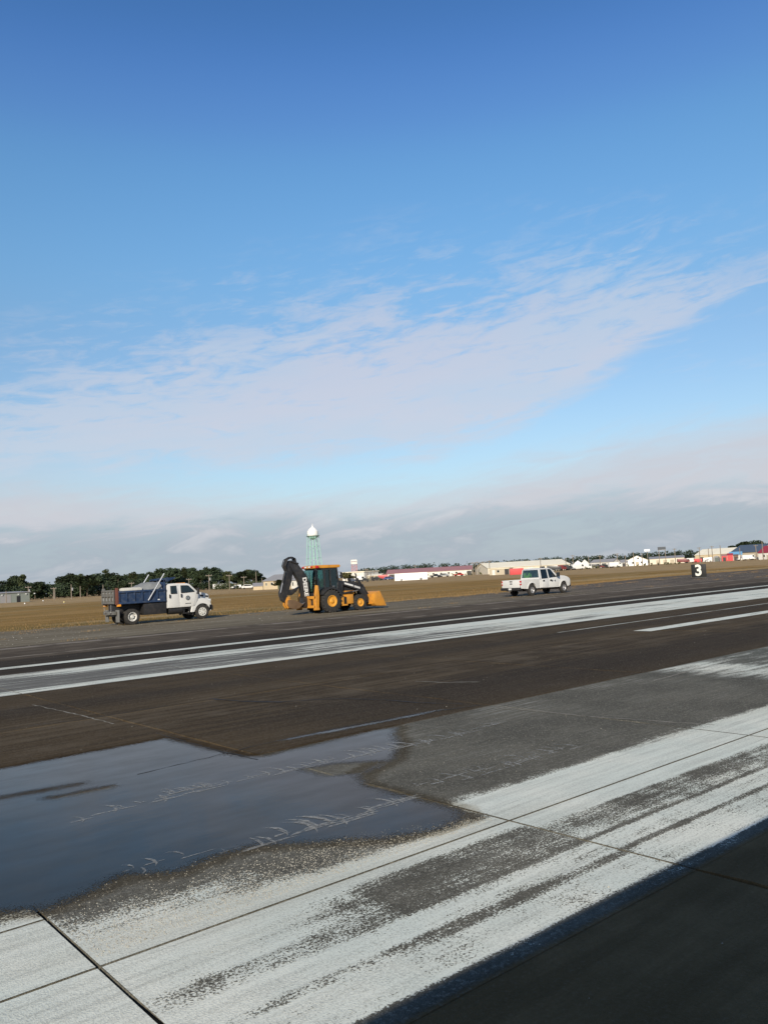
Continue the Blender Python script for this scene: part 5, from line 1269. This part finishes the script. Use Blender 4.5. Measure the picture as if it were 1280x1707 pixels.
def far_car(name, label, cat, x, D, col, L=4.6, h=1.6, kind='car', rz=None, group=None):
    p = far(x, D); t = tag(empty(name, (p.x, p.y, -0.1), math.atan2(right.y, right.x) + (rz or 0)), label, cat, group)
    if kind == 'car': pr = [(-.5, .28), (.5, .28), (.5, .52), (.47, .60), (.30, .64), (.16, 1.0), (-.30, 1.0), (-.44, .66), (-.5, .62)]; wn = [(.26, .66), (.14, .94), (-.28, .94), (-.39, .66)]
    elif kind == 'pickup': pr = [(-.5, .30), (.5, .30), (.5, .55), (.28, .62), (.18, 1.0), (-.06, 1.0), (-.10, .62), (-.5, .62)]; wn = [(.24, .64), (.155, .94), (-.04, .94), (-.07, .64)]
    elif kind == 'truck': pr = [(-.5, .25), (.5, .25), (.5, .60), (.44, .82), (.28, .82), (.28, .34), (.25, .34), (.25, 1.0), (-.5, 1.0)]; wn = [(.46, .62), (.42, .78), (.31, .78), (.31, .62)]
    else: pr = [(-.5, .18), (.5, .18), (.5, .55), (.42, .95), (.38, 1.0), (-.5, 1.0)]; wn = [(.46, .58), (.40, .9), (.28, .9), (.28, .58)]
    b = MB(); b.prism([(x_ * L, z_ * h) for x_, z_ in pr], -.88, .88, .05); b.build('body', col, t)
    for s in (-1, 1):
        MB().prism([(x_ * L, z_ * h) for x_, z_ in wn], *sorted((s * .885, s * .87))).build('window', darkglass, t)
        for fx in (-.31, .31): MB().lathe([(.15, -.1), (.34, -.1), (.34, .1), (.15, .1)], 'Y', (fx * L, s * .80, .34), 14).build('wheel', rubber, t)
    return t
cw = pm('car_white', (.70, .70, .68), .3, var=.03); cdk = pm('car_dark', (.03, .032, .036), .3); cred = pm('car_red', (.40, .03, .03), .35); cgr = pm('car_grey', (.28, .29, .30), .3); cbr = pm('car_maroon', (.16, .03, .03), .35); cbl = pm('car_blue', (.05, .08, .20), .35)
for x, D, c, k_, lb in [(367, 372, cw, 'van', 'white van by the pale ground right of the dump truck'), (390, 345, cw, 'pickup_end', 'leftmost of three white pickups below the trees'), (395.5, 348, cw, 'pickup_end', 'middle one of three white pickups below the trees'), (401, 345, cw, 'pickup_end', 'rightmost of three white pickups below the trees'),
                        (414, 305, cw, 'car', 'white car left of the tan lean-to'), (641, 395, cred, 'truck', 'red truck at the left end of the red roofed building'), (648, 390, cbl, 'car', 'dark blue car beside the red truck'), (606, 330, cdk, 'pickup', 'dark pickup just above the loader bucket arm'), (596, 345, cw, 'van', 'white van below the sign tower'),
                        (628, 380, cdk, 'car', 'dark car right of the white open shed'), (764, 388, cred, 'pickup', 'red pickup at the right end of the red roofed building'), (740, 392, cgr, 'car', 'grey car in front of the red roofed building'), (725, 385, cdk, 'pickup', 'dark pickup right of the white box trailer'),
                        (923, 372, cdk, 'truck', 'leftmost of the dark trucks in front of the cream hangar'), (932, 380, cbr, 'truck', 'maroon truck among the dark trucks before the hangar'), (941, 386, cdk, 'truck', 'third of the dark trucks in front of the cream hangar'), (949, 392, cgr, 'pickup', 'grey pickup at the right end of the cream hangar'),
                        (962, 395, cw, 'van', 'left one of the white camper vans below the tents'), (974, 398, cw, 'van', 'right one of the white camper vans below the tents'),
                        (988, 420, cdk, 'truck', 'black truck left of the row beside the camper vans'), (998, 424, cbr, 'pickup', 'maroon pickup right of the black truck'), (1008, 428, cdk, 'car', 'dark car below the grey roofed sheds'), (1016, 430, cw, 'car', 'white car below the grey roofed sheds'),
                        (1138, 470, cbr, 'truck', 'maroon truck left of the white motor home'), (1149, 475, cw, 'van', 'white motor home right of the maroon truck'), (1236, 440, cw, 'pickup', 'left one of the white pickups below the blue roof'), (1246, 440, cw, 'van', 'white van between the white pickups below the slate roof'), (1256, 440, cw, 'pickup', 'right one of the white pickups left of the red roofed house'), (1024, 400, cw, 'truck', 'white box truck left of the white gabled house')]:
    big = k_ in ('truck', 'van')
    turn = 1.45 if k_ == 'pickup_end' else ((x * 7) % 5 - 2) * .18
    k_ = k_.split('_')[0]
    far_car({'van': 'parked_van', 'truck': 'parked_truck', 'pickup': 'parked_pickup', 'car': 'parked_car'}[k_], lb, {'van': 'van', 'truck': 'truck', 'pickup': 'pickup truck', 'car': 'car'}[k_], x, D, c, 6.4 if big else 5.0, 2.6 if big else 1.7, k_, rz=turn, group='vehicles parked across the field')

# right: sheds and houses
building('grey_roof_shed', 'low shed with a grey roof above the dark vehicles', 'shed', 984, 1021, 455, 450, 10, 3.0, 4.5, wallw, roofg, doors=[(.3, 2.5, 2.3, darkop), (.6, 2.5, 2.3, darkop)])
building('white_gable_house', 'white house with its gable end facing the field, below the white billboard', 'house', 1044, 1079, 470, 470, 20, 2.9, 5.6, tank, roofw, wins=[(.3, 1.2, 1.0, 1.0), (.72, 1.2, 1.0, 1.0), (.55, 3.6, .8, .9)], doors=[(.5, 1.6, 2.1, wallb)], front=True)
building('grey_lean_shed', 'grey roofed lean-to at the left wall of the white gabled house', 'shed', 1033, 1045, 468, 468, 9, 2.2, 3.6, wallw, roofg, doors=[(.5, 1.6, 1.8, darkop)])
building('tan_warehouse', 'long tan warehouse under the grey billboard', 'warehouse', 1082, 1140, 520, 520, 24, 3.3, 4.6, wallc, roofg, doors=[(.25 + .2 * i, 2.2, 2.4, wallb) for i in range(4)])
building('pale_roof_hall', 'long hall with a white roof behind the red sheds', 'hall', 1158, 1216, 600, 590, 26, 4.4, 8.2, wallt, roofw, doors=[(.2, 2.5, 2.8, darkop)], over=.4)
box_body('red_trailer', 'low red trailer behind the number board', 'trailer', 1156, 1169, 455, 1.9, redm, 2.4, .2, True)
box_body('white_trailer', 'white trailer between the red trailer and the grey arched hut', 'trailer', 1171, 1186, 455, 2.2, cw, 2.4, .2, True)
a, L, rz = kinds(1186, 1201, 455, 455); t = tag(empty('arched_hut', (a.x, a.y, -.1), rz), 'grey round roofed hut left of the two red sheds', 'hut')
pr = [(L / 2 + L / 2 * math.cos(R_(18 * i)), 3.0 * math.sin(R_(18 * i)) * 1.05) for i in range(11)]
MB().prism(pr, 0, 7, 0).build('shell', roofg, t); MB().box(L * .3, L * .7, -.05, .02, .02, 2.2).build('door', pm('hut_door', (.10, .12, .11), .7), t)
building('red_shed', 'left one of two bright red sheds', 'shed', 1202, 1211, 452, 452, 4, 2.7, 3.4, redm, roofr, doors=[(.5, 1.4, 2.0, darkop)], over=.1)
building('red_shed', 'right and taller one of two bright red sheds', 'shed', 1211.5, 1221, 452, 452, 4, 3.0, 3.8, redm, roofbr, doors=[(.5, 1.4, 2.0, redm)], over=.1)
building('brown_shed', 'brown shed right of the red sheds', 'shed', 1221.5, 1230, 452, 452, 4, 2.4, 3.1, brownm, brownm, doors=[(.5, 1.4, 1.9, darkop)], over=.1)
building('blue_roof_shed', 'shed with a light blue roof before the slate roofed hall', 'shed', 1216, 1236, 480, 480, 8, 3.0, 4.6, wallw, roofbl, over=.3)
building('slate_roof_hall', 'large pale hall with a dark slate blue roof at the right', 'hall', 1216, 1263, 560, 550, 26, 4.4, 9.0, wallb, roofd, wins=[(.5, 1.5, 1.4, 1.2), (.75, 1.5, 1.4, 1.2)], over=.5)
building('red_roof_house', 'white house with a bright red roof at the right edge', 'house', 1263, 1300, 430, 424, 13, 3.3, 6.4, wallw, roofbr, wins=[(.25, 1.2, 1.1, 1.1), (.6, 1.2, 1.1, 1.1)], doors=[(.43, 1.1, 2.1, wallb)])
def billboard(label, x0, x1, y0, y1, D, mat, posts):
    a, L, rz = kinds(x0, x1, D, D); t = tag(empty('billboard', (a.x, a.y, -.1), rz), label, 'billboard')
    z0_, z1_ = hgt((x0 + x1) / 2, y1, D) + .1, hgt((x0 + x1) / 2, y0, D) + .1
    MB().box(0, L, -.15, .15, z0_, z1_, .02).build('panel', mat, t)
    MB().box(-.1, L + .1, -.2, .2, z0_ - .15, z0_ - .003).build('frame', steel, t)
    for f in posts: MB().cyl((f * L, .3, 0), (f * L, .3, z1_ - .2), .17, n=8).build('post', woodp, t)
billboard('white billboard on a single post above the white gabled house', 1074.5, 1084, 915.5, 919, 500, pm('board_white', (.75, .78, .80), .6, var=.03), (.5,))
billboard('grey billboard on two posts above the tan warehouse', 1097, 1110.5, 911.5, 916.5, 430, pm('board_grey', (.07, .08, .095), .7, var=.2), (.12, .9))

# utility poles
def pole(x, ytop, D, arm=True, lab=None, grey=False, tr=False):
    p = far(x, D); h = hgt(x, ytop, D) + .1
    t = tag(empty('utility_pole', (p.x, p.y, -0.1), math.atan2(right.y, right.x) + .25), lab, 'utility pole', 'utility poles round the field')
    MB().cyl((0, 0, 0), (0, 0, h), .19 * D / 330, .12 * D / 330, 7).build('post', woodp, t)
    if arm:
        MB().box(-1.1, 1.1, -.10, .10, h - .55, h - .35).build('crossarm', woodp, t)
        for q in (-.95, 0, .95): MB().cyl((q, 0, h - .35), (q, 0, h - .1), .07, n=6).build('insulator', steel, t)
    if tr: MB().cyl((.38, 0, h - 2.2), (.38, 0, h - 1.2), .26, n=10).build('transformer', cgr, t)
for x, y, D, arm, tr, lb in [(11, 985, 285, 0, 0, 'bare pole in front of the grey metal shed'), (48, 977, 330, 1, 1, 'pole with a transformer at the right end of the grey metal shed'), (90, 979, 345, 1, 0, 'left one of a close pair of poles before the dark trees'), (92, 981, 350, 0, 0, 'right one of a close pair of poles before the dark trees'),
     (119.5, 974, 300, 0, 1, 'pole with a pale transformer between the grey shed and the dump truck'), (134.5, 977, 360, 0, 0, 'thin pole left of the dump truck tailgate'), (172.5, 974.5, 345, 0, 0, 'pole just above the dump truck tailgate'), (220, 970.5, 345, 1, 0, 'pole above the blue bed of the dump truck'), (315.5, 964, 350, 1, 0, 'pole above the dump truck cab'),
     (349, 957.5, 300, 1, 1, 'tall pole with a crossarm right of the dump truck'), (383, 957.5, 315, 1, 0, 'pole with a crossarm above the white pickups below the trees'), (407, 960.5, 330, 1, 0, 'pole with a crossarm before the round bushy tree'), (427.5, 953, 300, 0, 0, 'slim tall pole left of the tan house'), (437, 964, 280, 0, 0, 'short pole at the lean-to of the tan house'),
     (611, 948, 400, 1, 0, 'leftmost pole right of the sign tower'), (613.5, 949, 405, 0, 0, 'second pole right of the sign tower'), (618, 950, 395, 0, 0, 'third pole right of the sign tower'), (624, 951, 410, 1, 0, 'pole above the white open shed'), (692.5, 942, 460, 1, 0, 'pole behind the faded red roof above the white box trailer'), (788, 937, 415, 1, 0, 'leftmost of the poles left of the cream hangar'), (792, 938, 420, 0, 0, 'second of the poles left of the cream hangar'), (796, 936, 410, 1, 0, 'third of the poles left of the cream hangar'), (800, 938, 425, 0, 0, 'fourth of the poles left of the cream hangar'), (805, 936, 415, 1, 0, 'fifth of the poles left of the cream hangar'), (810, 935, 420, 0, 0, 'rightmost of the poles left of the cream hangar'),
     (816, 934, 390, 1, 0, 'pole before the left end of the cream hangar'), (901, 930, 390, 1, 0, 'pole before the middle of the cream hangar'), (943, 930, 400, 0, 0, 'pole before the right end of the cream hangar'), (955, 925, 420, 1, 0, 'pole between the cream hangar and the peaked tents'), (981, 927, 430, 0, 0, 'pole right of the peaked tents'), (1000, 926, 440, 1, 0, 'pole above the grey roofed shed'), (1029, 922, 420, 1, 0, 'pole left of the white gabled house'), (1042, 925, 400, 0, 0, 'short pole before the lean-to of the white gabled house'),
     (1056, 920, 400, 0, 0, 'pole before the left half of the white gabled house'), (1070, 922, 400, 0, 0, 'pole before the right half of the white gabled house'), (1125, 914, 430, 1, 0, 'pole right of the grey billboard'), (1166, 912, 430, 1, 0, 'pole directly above the number board'), (1181, 914, 480, 0, 0, 'pole above the white trailer'), (1187, 910, 440, 1, 0, 'tall pole above the grey arched hut'), (1201, 909, 450, 0, 0, 'pole above the red sheds'), (1233, 913, 420, 0, 0, 'pole before the light blue roof'), (1260, 908, 410, 1, 0, 'pole left of the bright red roof'), (1271, 902, 420, 0, 0, 'pole above the bright red roof')]:
    pole(x, y, D, arm, lb, tr=tr)

# markers in the grass
for x, y, c, lb in [(72.5, 1003, cw, 'white topped marker in the grass right of the grey shed'), (107.5, 1006, pm('marker_yellow', (.65, .55, .25), .6), 'pale yellow marker in the grass left of the dump truck'), (42, 1008, cw, 'tiny white marker in the grass below the grey shed')]:
    p = at(x, y); t = tag(empty('field_marker', (p.x, p.y, -.1)), lb, 'marker', 'field markers')
    MB().cyl((0, 0, 0), (0, 0, .3), .05, n=8).build('stake', steel, t); MB().lathe([(.16, .3), (.18, .34), (.15, .48), (.0001, .56)], 'Z', n=12).build('head', c, t)

# ------------------------------------------------------------------ trees
def leafmat(name, c0, c1):
    m = bpy.data.materials.new(name); m.use_nodes = True; k = NT(m.node_tree); k.n.clear()
    o = k.new('ShaderNodeOutputMaterial'); p = k.new('ShaderNodeBsdfPrincipled'); k.l.new(p.outputs[0], o.inputs[0])
    pos = k.new('ShaderNodeNewGeometry').outputs['Position']; ri = k.new('ShaderNodeObjectInfo').outputs['Random']
    n_ = k.noise(pos, 0.45, 3.0, 0.6); n2_ = k.noise(pos, 2.2, 2.0, 0.6)
    c = k.mix(k.step(k.add(k.mul(n_, .6), k.mul(n2_, .4)), .36, .66), c0, c1)
    c = k.scale(c, k.mad(ri, .5, .75))
    k.l.new(c, p.inputs['Base Color']); p.inputs['Roughness'].default_value = .75; p.inputs['Specular IOR Level'].default_value = .2
    return m
L_pine = leafmat('pine_needles', (.022, .034, .019), (.052, .072, .034))
L_oak = leafmat('oak_leaves', (.030, .042, .018), (.078, .088, .034))
L_olive = leafmat('olive_leaves', (.060, .062, .024), (.14, .125, .05))
bark = pm('bark', (.10, .075, .055), .95, var=.3, scale=2)
def leaves(vs, fs, c, rx, rz, n, sz, rnd):
    for _ in range(n):
        while True:
            p = Vector((rnd.uniform(-1, 1), rnd.uniform(-1, 1), rnd.uniform(-1, 1)))
            l = p.length
            if .35 < l < 1: break
        q = Vector((c[0] + p.x * rx, c[1] + p.y * rx, c[2] + p.z * rz)); s = sz * rnd.uniform(.6, 1.3)
        u_ = Vector((rnd.gauss(0, 1), rnd.gauss(0, 1), rnd.gauss(0, .7))).normalized(); v_ = u_.orthogonal().normalized()
        i0 = len(vs)
        vs += [tuple(q + u_ * s), tuple(q + v_ * s * .7), tuple(q - u_ * s), tuple(q - v_ * s * .7)]
        fs.append((i0, i0 + 1, i0 + 2, i0 + 3))
def tree_meshes(seed, h, rad, base, style):
    rnd = random.Random(seed); vs = []; fs = []; tr = MB(); lim = []
    nb = 15 if style == 'pine' else 18
    for i in range(nb):
        if style == 'pine':
            f = (i + rnd.random()) / nb; z = h * (base + (1 - base) * f * .94); r = rad * (1 - (abs(f - .45) / .62) ** 2) ** .5 * rnd.uniform(.45, 1.0) if abs(f - .45) < .62 else .3
            a = i * 2.4 + rnd.random(); x, y = r * .62 * math.cos(a), r * .62 * math.sin(a); cr = rad * rnd.uniform(.32, .55)
        else:
            a = rnd.uniform(0, 6.28); el_ = rnd.uniform(-.45, 1.4); r = rad * rnd.uniform(.45, .78); x, y = r * math.cos(el_) * math.cos(a), r * math.cos(el_) * math.sin(a)
            z = h * (base + (1 - base) * .45) + r * math.sin(el_) * (h * (1 - base) * .5 / rad); cr = rad * rnd.uniform(.30, .48)
        leaves(vs, fs, (x, y, z), cr, cr * (.55 if style == 'pine' else .72), 120, rad * .095, rnd); lim.append((x, y, z))
    me = bpy.data.meshes.new('crown'); me.from_pydata(vs, [], fs)
    tr.tube([(0, 0, 0), (rnd.uniform(-.1, .1), rnd.uniform(-.1, .1), h * .45), (rnd.uniform(-.25, .25), rnd.uniform(-.25, .25), h * .9)], [h * .024, h * .018, h * .006], 7)
    for (x, y, z) in lim[::2]: tr.tube([(0, 0, z - min(1.6, z * .25)), (x * .5, y * .5, z - .5), (x * .9, y * .9, z)], [h * .008, h * .006, h * .003], 5)
    return tr.mesh('trunk'), me
VAR = [tree_meshes(i, 12.0, 3.4, .30, 'pine') for i in range(4)] + [tree_meshes(20 + i, 11.0, 4.3, .16, 'oak') for i in range(4)]
def tree(x, ytop, D, var, leaf, label, rad=1.0, group=None, seed=0):
    p = far(x, D); h = (hgt(x, ytop, D) + .1) * 1.08; hv = 12.0 if var < 4 else 11.0
    t = tag(empty('pine_tree' if var < 4 else 'broadleaf_tree', (p.x, p.y, -.1), seed * 1.7), label, 'tree', group)
    t.scale = (rad, rad, h / (hv * .99))
    tm, cm = VAR[var]
    link('trunk', tm, bark, t)
    o = bpy.data.objects.new('crown', cm)
    if not cm.materials: cm.materials.append(leaf)
    C.objects.link(o); o.parent = t; o.material_slots[0].link = 'OBJECT'; o.material_slots[0].material = leaf
    return t
gl = 'trees of the dark tree line'
named = {28: 'large round topped pine standing out above the grey metal shed', 128: 'tall pine peak in the tree line between grey shed and dump truck', 285: 'tall pine crown directly above the dump truck bed', 325: 'tall rounded crown just right of the dump truck cab', 345: 'high dark crown right of the dump truck hood', 381: 'crown above the three white pickups below the trees', 415: 'round bushy tree standing out left of the tan house'}
prof = [(-12, 972, 0), (4, 972, 1), (18, 971, 5), (28, 959.5, 4), (42, 958, 6), (58, 972, 5), (70, 972, 1), (84, 973, 5), (97, 968, 2), (107, 963, 0), (118, 959, 1), (128, 957, 6), (137, 961, 2), (146, 959.5, 4), (155, 957, 7), (166, 955, 5), (177, 954.5, 1), (188, 955.5, 4), (199, 957.5, 6), (210, 957, 5), (221, 957.5, 2), (231, 957, 7), (241, 955.5, 4), (251, 954, 0), (261, 952.5, 6), (272, 949.5, 5), (285, 946.5, 4), (297, 950.5, 7), (307, 951, 1), (316, 950, 5), (325, 945.5, 6), (335, 948.5, 4), (345, 946.5, 5), (355, 946.5, 7), (363, 953, 4), (372, 958, 2), (381, 951.5, 6), (391, 957, 5), (399, 959, 7), (408, 950.5, 4), (415, 948.5, 6), (421, 951.5, 5), (430, 958, 1), (436, 960, 7)]
ORD = 'first second third fourth fifth sixth seventh eighth ninth tenth eleventh twelfth thirteenth fourteenth fifteenth sixteenth'.split()
cnt = {}
for i, (x, y, vr) in enumerate(prof):
    D = 395 + (i * 37) % 60
    key = min(named, key=lambda q: abs(q - x)) if named else None
    lb = named[x] if x in named else ('dark tree in the line between the left edge and the dump truck' if x < 165 else 'dark tree in the line behind the dump truck' if x < 350 else 'dark tree between the dump truck and the tan house')
    if x not in named:
        st_ = 0 if x < 165 else 1 if x < 350 else 2; cnt[st_] = cnt.get(st_, 0) + 1
        lb = ORD[cnt[st_] - 1] + ' of the plain dark trees ' + ('left of the dump truck', 'behind the dump truck', 'right of the dump truck')[st_] + ', from the left'
    tree(x + (i % 3 - 1), y + (0 if x in named else (i * 5) % 4 - 1.5), D, vr, L_pine if i % 4 else L_oak, lb, .88 + .17 * ((i * 7) % 4) - (.10 if x > 395 else 0), gl, i)
for i, (x, y, D, vr, rd, lf, lb) in enumerate([(466, 966, 232, 7, .42, L_oak, 'dark green bush against the wall of the tan house'), (576, 955, 335, 5, .62, L_olive, 'left half of the olive bushes before the white hall'), (584, 954, 338, 6, .62, L_olive, 'right half of the olive bushes before the white hall'),
       (1218, 909, 640, 6, 1.3, L_pine, 'dark tree behind the light blue roof'), (1244, 902.5, 620, 4, 1.75, L_pine, 'large round tree left of the pole at the red roof'), (1262, 901.5, 600, 5, 1.75, L_pine, 'large round tree behind the bright red roof'), (1280, 906, 610, 7, 1.6, L_pine, 'tree at the right edge behind the red roof'), (1298, 905, 610, 6, 1.5, L_pine, 'tree beyond the right edge of the red roof')]):
    tree(x, y, D, vr, lf, lb, rd, 'single trees and bushes among the buildings', i + 50)

# low undergrowth below the tree line and the far wood: masses nobody could count
def mass(name, x0, x1, D, h0, h1, n, sz, leaf, seed, depth=14, tops=None):
    rnd = random.Random(seed); vs = []; fs = []
    for i in range(n):
        x = rnd.uniform(x0, x1); p = far(x, D + rnd.uniform(0, depth)); h = rnd.uniform(h0, h1)
        if tops:
            for a, b in zip(tops, tops[1:]):
                if a[0] <= x <= b[0]: yy = a[1] + (b[1] - a[1]) * (x - a[0]) / (b[0] - a[0]); h = max(3, (hgt(x, yy, D) + .3) * rnd.choice((rnd.uniform(.55, .9), rnd.uniform(.9, 1.03))))
        r = h * .35
        k_ = max(2, int(h / r * .8))
        for j in range(3): leaves(vs, fs, (p.x + rnd.gauss(0, r * .5), p.y + rnd.gauss(0, r * .5), h * (.30 + .28 * j)), r, r * .7, 26, sz, rnd)
    me = bpy.data.meshes.new(name); me.from_pydata(vs, [], fs)
    return tag(link(name, me, leaf), kind='stuff')
mass('undergrowth', -30, 360, 398, 3.0, 7.0, 300, .45, L_pine, 3)
mass('field_edge_scrub', 355, 445, 330, 1.2, 3.2, 60, .26, L_oak, 4, 30)
mass('dry_bushes', 440, 1130, 360, .7, 1.5, 70, .18, L_olive, 6, 50)
mass('far_wood', 596, 1172, 720, 9, 10.5, 330, .75, L_pine, 5, 30,
     tops=[(596, 951), (612, 947.5), (640, 946), (660, 944), (690, 942), (715, 940.5), (729, 938.5), (745, 940), (765, 940.5), (790, 938), (815, 937), (841, 934.5), (865, 934), (885, 933), (905, 931.5), (922, 929.5), (940, 931), (963, 928.5), (990, 927.5), (1020, 926), (1050, 923), (1080, 922), (1100, 920.5), (1125, 920), (1142, 917.5), (1155, 920), (1172, 921)])
for o in bpy.data.objects:
    if o.name.split('.')[0] == 'hand_hole': o['kind'] = 'stuff'
